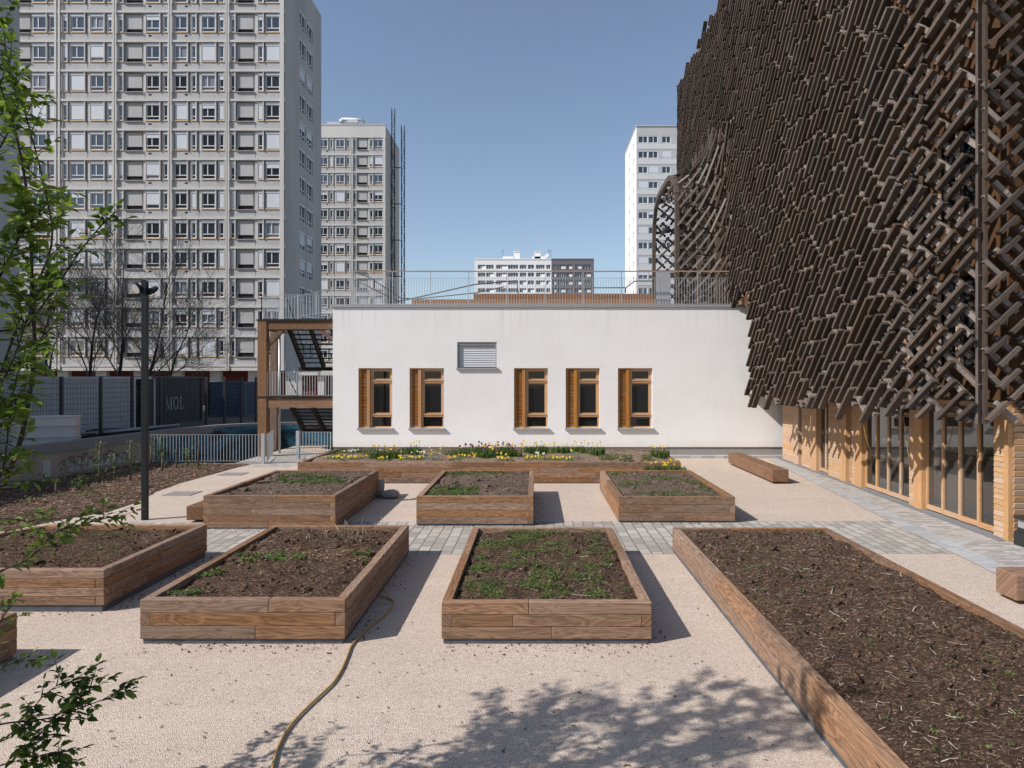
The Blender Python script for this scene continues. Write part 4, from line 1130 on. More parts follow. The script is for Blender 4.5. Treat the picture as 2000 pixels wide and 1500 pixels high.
def resample(pts, n):
    pts = [Vector((x, y, 0)) for x, y in pts]; out = []
    for k in range(len(pts) - 1):
        p0, a, b, p3 = pts[max(k - 1, 0)], pts[k], pts[k + 1], pts[min(k + 2, len(pts) - 1)]
        for i in range(n):
            t = i / n; q = .5 * ((2 * a) + (b - p0) * t + (2 * p0 - 5 * a + 4 * b - p3) * t * t + (3 * a - p0 - 3 * b + p3) * t ** 3); out.append((q.x, q.y))
    out.append((pts[-1].x, pts[-1].y)); return out
WS = resample(WALL, 5)
mb = MB(); strip(mb, WS, -.25, 0, -1.7, .80); mb.build('wall_body', M['wallstone'], lw)
mb = MB(); strip(mb, WS, -.30, .05, .803, 1.12); mb.build('coping', M['coping'], lw)
mb = MB(); strip(mb, [p for p in WS if p[1] > 26.2], -.05, .006, -1.69, .80); strip(mb, [p for p in WS if p[1] > 29.6], -.05, .056, .806, 1.0); mb.build('mural', M['mural'], lw)
# graffiti: loose looping strokes on the wall left of the lamp post
mb = MB()
def wall_at(y):
    for a, b in zip(WS, WS[1:]):
        if a[1] <= y <= b[1]:
            f = (y - a[1]) / (b[1] - a[1]); return a[0] + (b[0] - a[0]) * f
    return WS[-1][0]
rr = random.Random(4)
for k in range(9):
    yc = 22.0 + k * .33; q = []
    for i in range(15):
        t = i / 14; y = yc + (.16 + .1 * (k % 3)) * math.sin(t * (4.4 + k % 4)) + t * .15; z = .18 + (.3 + .05 * (k % 4)) * abs(math.sin(t * (2.6 + .5 * (k % 3)) + k * 1.3)) + .05 * rr.random()
        q.append((wall_at(y) + .014, y, z))
    mb.tube(q, .007, 4, 0)
for k in range(10):
    y = 22.4 + k * .27; mb.face([(wall_at(y) + .007, y, .12), (wall_at(y + .2) + .007, y + .2, .12), (wall_at(y + .24) + .007, y + .24, .4 + .12 * math.sin(k)), (wall_at(y + .04) + .007, y + .04, .36)], 1)
y = 21.4
mb.face([(wall_at(y) + .007, y, .05), (wall_at(y + .3) + .007, y + .3, .05), (wall_at(y + .3) + .007, y + .3, .6), (wall_at(y) + .007, y, .6)], 1)
mb.build('graffiti', [M['ink'], M['pale_ink']], lw)
mb = MB(); mb.sheet([(x - .2, y) for x, y in WS] + [(-7.5, 62), (-60, 62), (-60, 8)], ZY)
struct('yard', mb, M['yard'], 'raised dark yard behind the low wall')
# wire fence
mf = thing('mesh_fence', 'dark welded wire fence on black posts in front of the containers', 'fence', (-17, 27, ZY))
FP = [(-19.6, 20), (-18.3, 23), (XA(120, 25.5), 25.5), (XA(197, 27), 27), (XA(258, 29), 29), (XA(313, 30.7), 30.7), (XA(403, 33), 33), (XA(438, 34.2), 34.2), (XA(471, 35.2), 35.2), (XA(500, 36), 36)]
for x, y in FP:
    mb = MB(); mb.box(x - .05, x + .05, y - .05, y + .05, ZY - .02, 3.25); mb.build('post', M['galv_dark'], mf)
mb = MB()
for a, b in zip(FP, FP[1:]):
    for k in range(12): mb.beam((a[0], a[1], ZY + .1 + k * .2), (b[0], b[1], ZY + .1 + k * .2), .012, .012)
    Ln = math.hypot(b[0] - a[0], b[1] - a[1]); n = int(Ln / .1)
    for k in range(1, n):
        f = k / n; x, y = a[0] + (b[0] - a[0]) * f, a[1] + (b[1] - a[1]) * f; mb.beam((x, y, ZY + .08), (x, y, 3.15), .005, .005)
mb.build('wire_panels', M['galv_dark'], mf)
# pale block stack
bs = thing('block_stack', 'stack of three courses of long pale blocks behind the low wall', 'blocks', (-18.2, 24.4, ZY))
for k in range(3):
    mb = MB()
    c = Vector((-18.6, 23.9, ZY + .19 + k * .385)); d = Vector((.8, 1.0, 0)).normalized(); d = Vector((.93, .37, 0)).normalized()
    mb.frame(c, d, Vector((-d.y, d.x, 0)), Vector((0, 0, 1)), 2.2, .38, .183); mb.frame(c + Vector((0, 0, .16)), d, Vector((-d.y, d.x, 0)), Vector((0, 0, 1)), 2.23, .41, .02)
    mb.build('block_course', M['block'], bs)
# containers
def container(name, label, corner, d, length, width, h, mat, door=False):
    """corner: near right bottom corner; d: unit direction of the long side away from it; width goes left of d"""
    c = Vector((*corner, ZY - .05)); d = Vector((*d, 0)).normalized(); n = Vector((-d.y, d.x, 0))
    t = thing(name, label, 'container', c)
    mb = MB(); pitch = .14
    def corr(o, e, nrm, Ln):
        k = 0; s = .1; m = int((Ln - .2) / pitch)
        for k in range(m):
            a, b = .1 + k * pitch, .1 + (k + 1) * pitch; dep = .035
            q = [(a, 0), (a + .05, 0), (a + .07, -dep), (a + .12, -dep), (b, 0)]
            for (u0, v0), (u1, v1) in zip(q, q[1:]):
                p0, p1_ = o + e * u0 + nrm * v0, o + e * u1 + nrm * v1
                mb.face([p0 + Vector((0, 0, .12)), p1_ + Vector((0, 0, .12)), p1_ + Vector((0, 0, h - .1)), p0 + Vector((0, 0, h - .1))])
    corr(c, d, -n, length); corr(c + n * width, d, n, length); corr(c, n, -d, width); corr(c + d * length, n, d, width)
    mb.face([c + Vector((0, 0, h - .03)), c + d * length + Vector((0, 0, h - .03)), c + d * length + n * width + Vector((0, 0, h - .03)), c + n * width + Vector((0, 0, h - .03))])
    mb.build('shell', mat, t)
    mb = MB()
    cs = [c, c + d * length, c + d * length + n * width, c + n * width]
    for p in cs: mb.beam(p + Vector((0, 0, 0)), p + Vector((0, 0, h)), .13, .13, d)
    for p, q in zip(cs, cs[1:] + cs[:1]):
        e = (q - p).normalized() * .07
        for z in (.06, h - .05): mb.beam(p + e + Vector((0, 0, z)), q - e + Vector((0, 0, z)), .1, .12)
    mb.build('corner_frame', mat, t)
    if door:
        mb = MB(); o = c - d * .02
        for f in (.2, .42, .58, .8): mb.tube([o + n * width * f - d * .03 + Vector((0, 0, .15)), o + n * width * f - d * .03 + Vector((0, 0, h - .15))], .02, 6)
        for z in (.7, 1.2, 1.9): mb.beam(o + n * .12 + Vector((0, 0, z)), o + n * (width - .12) + Vector((0, 0, z)), .02, .05)
        mb.build('lock_rods', mat, t)
    return t, c, d, n
container('shipping_container', 'pale shipping container behind the wire fence, partly hidden by foliage', (-18.75, 31.9), (-.985, -.17), 6.06, -2.4, 2.6, M['cont_white'])
ct, cc, cd, cn = container('shipping_container', 'dark shipping container with worn white lettering behind the lamp post', (XA(288, 33.6), 33.6), (-.05, 1), 6.06, 2.44, 2.62, M['cont_dark'], True)
container('shipping_container', 'small blue grey container beyond the dark one, near the stair post', (XA(477, 44), 44), (0, 1), 3.0, 2.44, 2.3, M['cont_blue'], True)
def text_part(txt, size, o, ex, ez, parent, name, mat, th=.004):
    cu = bpy.data.curves.new(name, 'FONT'); cu.body = txt; cu.size = size; cu.extrude = th
    ob = bpy.data.objects.new(name + '_tmp', cu); COL.objects.link(ob)
    bpy.context.view_layer.update()
    me = bpy.data.meshes.new_from_object(ob.evaluated_get(bpy.context.evaluated_depsgraph_get()))
    bpy.data.objects.remove(ob)
    nrm = ex.cross(ez)
    mat4 = Matrix((ex, ez, nrm)).transposed().to_4x4(); mat4.translation = o - parent.location
    me.transform(mat4); me.materials.clear(); me.materials.append(mat)
    r = bpy.data.objects.new(name, me); COL.objects.link(r); r.parent = parent; return r
X_ = cc.x + .03
def seriffed(strokes, y0, z0, sz, xoff):
    mb = MB()
    for (a, b, c, d, wd) in strokes:
        f = (y0 + a * sz - cc.y) * cd.x / cd.y
        mb.beam((X_ + f + xoff, y0 + a * sz, z0 + b * sz), (X_ + (y0 + c * sz - cc.y) * cd.x / cd.y + xoff, y0 + c * sz, z0 + d * sz), wd * sz, .012, (1, 0, 0))
    mb.build('lettering', M['letter'], ct)
seriffed([(.08, .03, .08, .97, .06), (.10, .95, .45, .05, .13), (.45, .05, .8, .95, .06), (.84, .03, .84, .97, .15), (-.04, .03, .2, .03, .06), (-.04, .97, .2, .97, .06), (.7, .03, .98, .03, .06), (.74, .97, .98, .97, .06)], 35.4, 1.52, .68, .0)
seriffed([(.5 + .36 * math.cos(k * math.pi / 8), .5 + .47 * math.sin(k * math.pi / 8), .5 + .36 * math.cos((k + 1) * math.pi / 8), .5 + .47 * math.sin((k + 1) * math.pi / 8), .08 + .09 * abs(math.cos((k + .5) * math.pi / 8))) for k in range(16)], 36.15, 1.52, .68, .0)
seriffed([(.1, .03, .1, .97, .15), (-.04, .97, .25, .97, .06), (-.04, .03, .6, .03, .07), (.58, .03, .6, .28, .06)], 36.95, 1.52, .68, .0)
text_part('MOAU', .24, Vector((cc.x, cc.y - .09, 2.75)) - Vector((1.35, 0, 0)), Vector((1, 0, 0)), Vector((0, 0, 1)), ct, 'lettering', M['letter'])
text_part('671 079 6', .24, Vector((cc.x, cc.y - .09, 2.45)) - Vector((1.35, 0, 0)), Vector((1, 0, 0)), Vector((0, 0, 1)), ct, 'lettering', M['letter'])
# stored pipes and planks
rr = random.Random(6)
for i, (x, y, ln, r, mt, lb) in enumerate(((-17.2, 29.2, 3.4, .16, 'pipe_black', 'thick black pipe lying nearest the wire fence'), (-17.4, 29.7, 3.2, .17, 'pipe_black', 'thick black pipe lying behind the pale pipes'),
        (-16.6, 27.6, 3.0, .05, 'pipe', 'long thin grey pipe leaning across the stored pipes'), (-16.5, 27.9, 2.6, .045, 'pipe', 'thin grey pipe lying across the heap toward the lamp post'),
        (-16.4, 27.3, 2.2, .04, 'pipe', 'short thin pipe at the front of the heap'), (-16.3, 28.3, 2.8, .05, 'pipe', 'pale pipe at the back of the heap'))):
    a = rr.uniform(-.25, .25) + .35; d = Vector((math.cos(a), math.sin(a), 0)); zz = ZY + r + (.35 if mt == 'pipe' else 0)
    c = Vector((x, y, zz)); mb = MB(); mb.tube([c - d * ln / 2 + Vector((0, 0, -.12 if mt == 'pipe' else 0)), c + d * ln / 2 + Vector((0, 0, .12 if mt == 'pipe' else 0))], r, 10)
    mb.build('pipe', M[mt], None, loc=c, label=lb, category='pipe', group='pipes stored behind the low wall')
mb = MB()
for k in range(24):
    x, y = rr.uniform(-17.3, -15.6), rr.uniform(26.2, 29); a = rr.uniform(0, 3.1)
    mb.frame((x, y, ZY + .08 + rr.random() * .22), Vector((math.cos(a), math.sin(a), rr.uniform(-.1, .1))).normalized(), Vector((-math.sin(a), math.cos(a), 0)), Vector((0, 0, 1)), rr.uniform(.3, .9), rr.uniform(.03, .1), .04)
mb.build('scrap_heap', M['pipe_black'], None, loc=None, label='dark heap of scrap boards under the stored pipes', category='scrap', kind='stuff')
nb = thing('notice_board', 'tall dark framed notice board standing behind the pale container', 'notice board', (XA(76, 40), 40, ZY))
mb = MB(); x0_, x1_ = XA(62, 40), XA(91, 40)
mb.box(x0_, x0_ + .08, 40, 40.08, ZY, ZA(648, 40)); mb.box(x1_ - .08, x1_, 40, 40.08, ZY, ZA(648, 40)); mb.box(x0_ + .08, x1_ - .08, 40, 40.08, ZA(652, 40), ZA(648, 40)); mb.build('frame', M['galv_dark'], nb)
mb = MB(); mb.box(x0_ + .12, x1_ - .12, 40.02, 40.06, ZA(724, 40), ZA(699, 40)); mb.build('panel', M['slab_grey'], nb)

# ------------------------------------------------------------------ towers
WIDE = [(62, 88), (138, 163), (176, 201), (285, 310), (340, 364), (394, 419), (519, 545)]
SLIM = [(95, 105), (121, 129), (210, 217), (230, 238), (319, 326), (374, 381), (428, 436), (450, 457), (504, 512)]
BLIND = [(14, 56), (245, 275), (463, 493)]
PIL = [(107, 111), (114, 118), (221, 223.6), (225.2, 228), (329, 331.6), (333.2, 336), (441, 443.6), (445.2, 448), (547.5, 555)]
PITCH = 2.783
def win_mesh(w_, h_, shut, mats_split=True, two=True):
    """window centred on x, sill at z 0, front toward -Y; returns frame, pane, shutter builders"""
    fr, pn, sh = MB(), MB(), MB()
    bx = .24
    fr.box(-w_ / 2 - .03, w_ / 2 + .03, -.14, .08, h_ - bx, h_, 1)
    f = .045
    fr.box(-w_ / 2, -w_ / 2 + f, -.06, .06, .1, h_ - bx - .002); fr.box(w_ / 2 - f, w_ / 2, -.06, .06, .1, h_ - bx - .002)
    fr.box(-w_ / 2 + f, w_ / 2 - f, -.06, .06, .1, .17); fr.box(-w_ / 2 + f, w_ / 2 - f, -.06, .06, h_ - bx - .07, h_ - bx - .002)
    fr.box(-w_ / 2 + f, w_ / 2 - f, -.065, .05, .44, .51)
    if two: fr.box(-w_ * .12, -w_ * .12 + .07, -.066, .05, .522, h_ - bx - .07)
    fr.box(-w_ / 2 - .06, w_ / 2 + .08, -.16, .08, .0, .09, 2)
    pn.face([(-w_ / 2 + f, 0, .17), (w_ / 2 - f, 0, .17), (w_ / 2 - f, 0, h_ - bx - .07), (-w_ / 2 + f, 0, h_ - bx - .07)], 0, rng.random())
    if shut:
        zz = h_ - bx - (h_ - bx - .15) * shut
        sh.box(-w_ / 2 + .02, w_ / 2 - .02, -.10, -.07, zz, h_ - bx - .003)
        k = zz + .1
        while k < h_ - bx - .05: sh.box(-w_ / 2 + .02, w_ / 2 - .02, -.104, -.1005, k, k + .008); k += .12
    return fr, pn, sh
M['curtain'] = plain('curtained_glass', (.22, .24, .27), .15, .5, var=.35, scale=1.6)
WMATS = [M['white'], M['shutter'], M['orange']]
def tower(label, Yf, depth, scale_px, x_right, slab0, n_floors, roof_z, base_z, individual, seed, left_cut=-60, side_win=None, vis=lambda px: True):
    """slab tower with precast facade; pixel columns are those measured on the near tower, scaled so that column 555 lands on x_right"""
    U = lambda px: x_right - (555 - px) / scale_px
    cx = U(300); t = thing('apartment_tower', label, 'tower', (cx, Yf, 0))
    wl = MB(); rr = random.Random(seed)
    xl = U(left_cut); yb = Yf + .3
    z_lo = base_z
    wl.face([(xl, yb, z_lo), (x_right, yb, z_lo), (x_right, yb, roof_z), (xl, yb, roof_z)], 0)
    # the side wall with its window openings
    hs = []
    if side_win:
        for k in range(n_floors):
            zs = slab0 - PITCH * k
            for (a, b) in side_win: hs.append((a, b, zs - 1.95, zs - .2))
    Ws = lambda u, v, d: Vector((x_right - d, Yf + u, v))
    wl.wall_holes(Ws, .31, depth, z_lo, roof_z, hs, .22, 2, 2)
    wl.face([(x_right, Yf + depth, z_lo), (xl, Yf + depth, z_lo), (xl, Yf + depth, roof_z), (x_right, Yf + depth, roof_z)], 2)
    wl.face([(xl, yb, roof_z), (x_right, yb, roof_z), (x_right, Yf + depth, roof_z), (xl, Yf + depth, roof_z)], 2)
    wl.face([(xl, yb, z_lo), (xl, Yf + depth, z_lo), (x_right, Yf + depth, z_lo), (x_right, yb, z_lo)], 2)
    wl.box(xl, x_right, Yf - .02, yb - .002, slab0 + .105, roof_z, 0, .5)              # blank top band
    wl.box(xl, x_right + .03, Yf - .06, yb, roof_z + .002, roof_z + .25, 2, .5)
    wl.box(xl, x_right, Yf, yb - .002, z_lo, slab0 - PITCH * n_floors - .1, 0, .5)
    wall_els = []
    for k in range(n_floors + 1):
        zs = slab0 - PITCH * k
        wl.box(xl, x_right, Yf - .05, yb - .003, zs - .1, zs + .1, 0, .5)
    for a, b in PIL: 
        if U(b) > xl: wl.box(U(a), min(U(b), x_right), Yf - .09, Yf - .052, z_lo + .002, slab0 + .1, 0, .5)
    edges = [(left_cut, 106), (118.5, 220.5), (228.5, 328.5), (336.5, 440.5), (448.5, 547)]
    mids = [56, 170, 282, 388, 498]
    for k in range(n_floors):
        zs = slab0 - PITCH * k
        for (a, b), m in zip(edges, mids):
            wl.box(U(a), U(m) - .02, Yf + .10, yb - .004, zs - PITCH + .11, zs - 1.98, 1, .5); wl.box(U(m) + .02, U(b), Yf + .10, yb - .004, zs - PITCH + .11, zs - 1.98, 1, .5)
        for a, b in WIDE + SLIM:       # fin on the right of each window, pier after it
            wl.box(U(b) + .07, U(b) + .15, Yf - .02, yb - .004, zs - 1.975, zs - .105, 0, .5)
        for a, b in ((106, 120), (130.5, 137), (166, 175), (204, 209), (220, 229.5), (241, 244.5), (276, 284), (313, 318), (329, 339), (367, 373), (384, 393), (422, 427), (439, 449.5), (459.5, 462.5), (494, 503), (515, 518.5)):
            wl.box(U(a) + .16, U(b), Yf + .09, yb - .004, zs - 1.976, zs - .106, 0, .5)
        for a, b in BLIND:
            wl.box(U(a), U(b), Yf + .16, yb - .004, zs - 1.55, zs - .26, 1, .5); wl.box(U(a), U(b), Yf + .26, yb - .005, zs - 1.97, zs - 1.58, 3, .5)
            wl.box(U(a) - .1, U(b) + .12, Yf - .03, Yf + .095, zs - 2.03, zs - 1.976, 2, .5)
        for c in (289, 360): wl.box(U(c), U(c) + .28, Yf + .088, Yf + .102, zs - 2.3, zs - 2.15, 3, .5)
    wl.build('wall', [M['concrete'], M['concrete2'], M['concrete3'], M['dark']], t)
    # ground floor: set-back red wall and white piers
    gf = MB(); gf.box(xl, x_right - .5, Yf + 2.2, Yf + 2.4, -.02, z_lo - .002, 0); gf.build('ground_floor_wall', M['red'], t)
    for k in range(8):
        u = U(30 + k * 75); gf = MB(); gf.box(u, u + 1.0, Yf + .5, Yf + 1.0, -.02, z_lo - .002); gf.build('pier', M['concrete'], t)
    # windows
    items = []
    for k in range(n_floors):
        zs = slab0 - PITCH * k
        for lst, wide in ((WIDE, True), (SLIM, False)):
            for a, b in lst:
                if U(a) > xl and vis((a + b) / 2): items.append((wide, U(a), U(b), zs - 1.96, k))
    items.sort(key=lambda i: (not i[0]))
    cache = {}; rest = MB(); nsep = 0; made = 0
    panel_state = {}
    for wide, xa_, xb_, z, k in items:
        key = (k, int((xa_ - xl) // 5.2)); 
        if key not in panel_state: panel_state[key] = rr.choice((0, 0, 0, 0, 0, .25, .75, .97))
        shv = panel_state[key] if rr.random() < .8 else rr.choice((0, 0, .3, .97))
        w_ = round(xb_ - xa_, 2)
        ck = (w_, shv, rr.randrange(6))
        if ck not in cache:
            fr, pn, sh = win_mesh(w_, 1.80, shv, True, wide)
            cache[ck] = (fr, pn, sh, fr.mesh('window', WMATS), pn.mesh('pane', [M['curtain'] if ck[2] == 0 else M['glass']]), sh.mesh('roller_shutter', [M['shutter']]) if shv else None)
        fr, pn, sh, fm, pm, sm_ = cache[ck]
        loc = Vector(((xa_ + xb_) / 2, Yf + .2, z + .005))
        if made < 100 and individual:
            made += 1
            wo = inst('window', fm, t, loc - t.location)
            inst('pane', pm, wo)
            if sm_: inst('roller_shutter', sm_, wo)
        elif made < 100:
            made += 1
            ck2 = ('j',) + ck
            if ck2 not in cache:
                j = MB(); j.add(fr)
                p2_ = MB(); p2_.add(pn); p2_.m = [3] * len(p2_.m); j.add(p2_)
                if shv: s2 = MB(); s2.add(sh); s2.m = [1] * len(s2.m); j.add(s2)
                cache[ck2] = j.mesh('window', WMATS + [M['glass']])
            inst('window', cache[ck2], t, loc - t.location)
        else:
            rest.add(fr, loc); p2_ = MB(); p2_.add(pn); p2_.m = [3] * len(p2_.m); rest.add(p2_, loc)
            if shv: s2 = MB(); s2.add(sh); s2.m = [1] * len(s2.m); rest.add(s2, loc)
    for (a, b, c, d) in hs:
        j = MB(); y0, y1 = Yf + a, Yf + b; X = x_right - .16
        j.face([(X - .03, y0, c), (X - .03, y1, c), (X - .03, y1, d), (X - .03, y0, d)], 3, rr.random())
        for q in ((y0, y0 + .07), (y1 - .07, y1), ((y0 + y1) / 2 - .05, (y0 + y1) / 2 + .05)): j.box(X - .05, X + .04, q[0], q[1], c, d - .22, 0)
        j.box(X - .05, X + .14, y0, y1, d - .22, d, 1); j.box(X - .05, X + .04, y0 + .07, y1 - .07, c + .38, c + .48, 0)
        if rr.random() < .3: j.box(X + .045, X + .07, y0 + .02, y1 - .02, c + rr.uniform(.2, 1), d - .222, 1)
        rest.add(j)
    if rest.f: rest.build('window', WMATS + [M['glass']], t, kind='stuff')
    return t
s1 = F / 64.4
tower('tall grey concrete apartment tower behind the bare trees, rows of white shuttered windows', 64.4, 11.2, s1, XA(555, 64.4), ZA(138, 64.4) + 3 * PITCH, 13, 43.3, ZA(724, 64.4), True, 41, -20, [(4.3, 6.1), (6.5, 8.3)])
t2 = tower('farther grey concrete tower partly behind the near one, hoist masts beside it', 108.0, 11.0, s1, XA(753, 108), 41.3, 13, 43.1, 3.6, False, 42, 250, [(3.5, 5.3), (5.6, 7.4)], lambda px: px > 290)
mb = MB(); Yq = 113
mb.tube([AT(668, 243, Yq), AT(668, 233, Yq), AT(705, 233, Yq), AT(712, 240, Yq)], .25, 8); mb.tube([AT(668, 240, Yq), AT(668, 234, Yq)], .45, 8)
mb.beam(AT(640, 242, Yq), AT(670, 242, Yq), .5, .5); mb.beam(AT(680, 238, Yq), AT(700, 238, Yq), .8, .5); mb.build('roof_duct', M['galv'], t2)
mb = MB(); mb.box(XA(668, 118), XA(710, 118), 114, 118, 43.3, 44.0); mb.build('roof_plant', M['concrete'], t2)
# left tower, only its shaded flank in view
lt = thing('apartment_tower', 'dark flank of a concrete tower cut off by the left edge', 'tower', (-40, 34, 0))
mb = MB(); xf = -30.2; W2 = lambda u, v, d: Vector((xf - d, 28 + u, v))
mb.wall_holes(W2, 0, 12, 0, 43, [], .2); mb.face([(xf, 40, 0), (-52, 40, 0), (-52, 40, 43), (xf, 40, 43)]); mb.face([(-52, 28, 0), (xf, 28, 0), (xf, 28, 43), (-52, 28, 43)]); mb.face([(xf, 28, 43), (xf, 40, 43), (-52, 40, 43), (-52, 28, 43)])
for k in range(15): mb.box(xf, xf + .03, 28, 40, 2.6 + k * PITCH, 2.64 + k * PITCH, 1)
mb.build('wall', [M['concrete3'], M['dark']], lt)
# unseen block added outside the left frame edge to shade the container yard
shade_block = thing('apartment_block', 'plain grey unseen block added left of the yard to shade the containers', 'building', (-40, 15, 0))
mb = MB(); mb.box(-48, -32.5, -14, 27, 0, 17.4, 0, .5); mb.build('wall', [M['concrete3']], shade_block)
mb = MB(); mb.box(-48.2, -32.3, -14.2, 27.2, 17.402, 17.7); mb.build('roof', M['grey_metal'], shade_block)

# hoist masts
def mast(label, px, ytop, Y, wpx):
    t = thing('hoist_mast', label, 'mast', (XA(px, Y), Y, 0), 'lattice hoist masts beside the farther tower')
    x = XA(px, Y); h = ZA(ytop, Y); wd = wpx / F * Y / 2; mb = MB()
    for sx in (-1, 1):
        for sy in (-1, 1): mb.beam((x + sx * wd, Y + sy * wd, 0), (x + sx * wd, Y + sy * wd, h), .07, .07)
    z = 0; k = 0
    while z < h - 1.2:
        for sy in (-1, 1):
            a, b = (-wd, wd) if k % 2 else (wd, -wd)
            mb.beam((x + a, Y + sy * wd, z), (x + b, Y + sy * wd, z + 1.2), .045, .045); mb.beam((x - wd, Y + sy * wd, z), (x + wd, Y + sy * wd, z), .045, .045)
        for sx in (-1, 1):
            a, b = (-wd, wd) if k % 2 else (wd, -wd)
            mb.beam((x + sx * wd, Y + a, z), (x + sx * wd, Y + b, z + 1.2), .045, .045)
        z += 1.2; k += 1
    mb.build('truss', M['galv_dark'], t)
    mb = MB()
    for k in range(6):
        z = 8 + k * 6; mb.beam((x - wd, Y, z), (x - 1.6, Y, z), .12, .12)
    mb.build('wall_ties', M['galv_dark'], t)
mast('taller hoist mast rising above the farther tower roofline', 768, 212, 112, 6)
mast('shorter hoist mast standing clear of the farther tower against the sky', 787, 245, 113, 6)

# right-hand pale tower
Yp = 126; pt_ = thing('apartment_tower', 'pale slab tower with a bright white flank behind the timber building', 'tower', (22, Yp, 0))
xa_, zt_ = XA(1243, Yp), ZA(247, Yp)
mb = MB(); pitch = 29.6 / F * Yp
W3 = lambda u, v, d: Vector((xa_ + u, Yp + d, v)); hs = []
for k in range(15):
    z1 = ZA(265, Yp) - k * pitch
    for a, b in ((4, 22), (24, 42), (50, 67), (79, 96), (104, 121)): hs.append((a / F * Yp, b / F * Yp, z1 - 14.5 / F * Yp, z1))
hs = [h for h in hs if h[2] > .5]
mb.wall_holes(W3, 0, 16, 0, zt_, hs, .25, 0, 1)
sh_ = []
W4 = lambda u, v, d: Vector((xa_ + d, Yp + u, v))
for k in range(15):
    z1 = ZA(268, Yp) - k * pitch
    if z1 > 3: sh_ += [(3, 4.2, z1 - 1.3, z1), (8.5, 9.7, z1 - 1.3, z1)]
mb.wall_holes(W4, 0, 15.5, 0, zt_, sh_, .25, 2, 2)
mb.face([(xa_, Yp, zt_), (xa_ + 16, Yp, zt_), (xa_ + 16, Yp + 15.5, zt_), (xa_, Yp + 15.5, zt_)]); mb.face([(xa_ + 16, Yp, 0), (xa_ + 16, Yp + 15.5, 0), (xa_ + 16, Yp + 15.5, zt_), (xa_ + 16, Yp, zt_)])
for k in range(15):
    z1 = ZA(265, Yp) - k * pitch
    if z1 > 3: mb.box(xa_ + .25, xa_ + 16, Yp - .04, Yp - .002, z1 - 26 / F * Yp, z1 - 16.5 / F * Yp, 3, .5)
mb.box(xa_ - .1, xa_ + 16, Yp - .12, Yp + 15.5, zt_ + .002, zt_ + .2, 1)
mb.build('wall', [M['slab_grey'], M['slab_grey'], M['white_block'], M['slab_lite']], pt_)
cache = {}; rr = random.Random(2)
for (a, b, c, d) in hs:
    key = (round(b - a, 2), rr.choice((0, 0, 0, .4, 1)))
    if key not in cache:
        w_, h_ = b - a, d - c; j = MB(); j.face([(-w_ / 2, .16, 0), (w_ / 2, .16, 0), (w_ / 2, .16, h_), (-w_ / 2, .16, h_)], 1, .5)
        for q in (-w_ / 2, -.05, w_ / 2 - .1): j.box(q, q + .1, .08, .155, 0, h_, 0)
        j.box(-w_ / 2, w_ / 2, .05, .15, -.0, .12, 0); j.box(-w_ / 2, w_ / 2, .03, .15, h_ - .14, h_, 0)
        if key[1]: j.box(-w_ / 2, w_ / 2, .02, .075, h_ - .14 - key[1] * (h_ - .3), h_ - .142, 2)
        cache[key] = j.mesh('window', [M['white'], M['glass'], M['shutter']])
    inst('window', cache[key], pt_, Vector((xa_ + (a + b) / 2, Yp, c)) - pt_.location)
mb = MB()
for (a, b, c, d) in sh_: mb.face([(xa_ + .2, Yp + a, c), (xa_ + .2, Yp + b, c), (xa_ + .2, Yp + b, d), (xa_ + .2, Yp + a, d)])
mb.build('flank_windows', M['glass'], pt_)

# far white and dark grey block
Yb = 240; fb = thing('apartment_block', 'far low apartment block, white at left and dark grey at right, on the horizon', 'building', (0, Yb, 0))
kx = Yb / F; zt_ = ZA(507, Yb)
for nm_, (pa, pb), mt in (('white_wing', (927, 1077), 'white_block'), ('grey_wing', (1077, 1160), 'dark_block')):
    hs = []
    if pa == 927: cols = [(933, 948), (949.5, 964), (969, 991), (992, 1012), (1015, 1028), (1031, 1043), (1047, 1064), (1067, 1075)]
    else: cols = [(1079, 1086), (1088, 1105), (1106, 1118), (1123, 1136), (1138, 1154)]
    for k in range(4):
        z1 = ZA(517 + k * 15.3, Yb)
        for a, b in cols: hs.append((XA(a, Yb), XA(b, Yb), z1 - 1.45, z1))
    mb = MB(); W5 = lambda u, v, d: Vector((u, Yb + d, v))
    mb.wall_holes(W5, XA(pa, Yb), XA(pb, Yb), -5, zt_, hs, 1.0)
    mb.face([(XA(pa, Yb), Yb, zt_), (XA(pb, Yb), Yb, zt_), (XA(pb, Yb), Yb + 12, zt_), (XA(pa, Yb), Yb + 12, zt_)])
    mb.box(XA(pa, Yb), XA(pb, Yb), Yb + 1.02, Yb + 1.3, -5, zt_ - .1, 0, .5)
    mb.box(XA(pa, Yb), XA(pb, Yb) - .01, Yb - .15, Yb + .3, zt_ + .002, zt_ + .35, 0, .5)
    for k in range(4):
        z1 = ZA(517 + k * 15.3, Yb) - 1.47
    if pa == 927: mb.box(XA(pa, Yb), XA(pa, Yb) + .3, Yb + .01, Yb + 12, -5, zt_ - .01, 0, .5)
    else: mb.box(XA(pb, Yb) - .3, XA(pb, Yb), Yb + .01, Yb + 12, -5, zt_ - .01, 0, .5)
    mb.build('wall', M[mt], fb)
    for (a, b, c, d) in hs:
        j = MB(); n = max(2, int((b - a) / .75))
        j.face([(a, Yb + .6, c), (b, Yb + .6, c), (b, Yb + .6, d), (a, Yb + .6, d)], 1, .5)
        for q in range(n + 1):
            x = a + (b - a) * q / n; j.box(x - .09, x + .09, Yb + .45, Yb + .58, c, d, 0)
        if rr.random() < .4: j.box(a + (b - a) * .5, b, Yb + .3, Yb + .4, c, d - .5, 2)
        j.build('window', [M['white'], M['glass'], M['white_block']], fb)
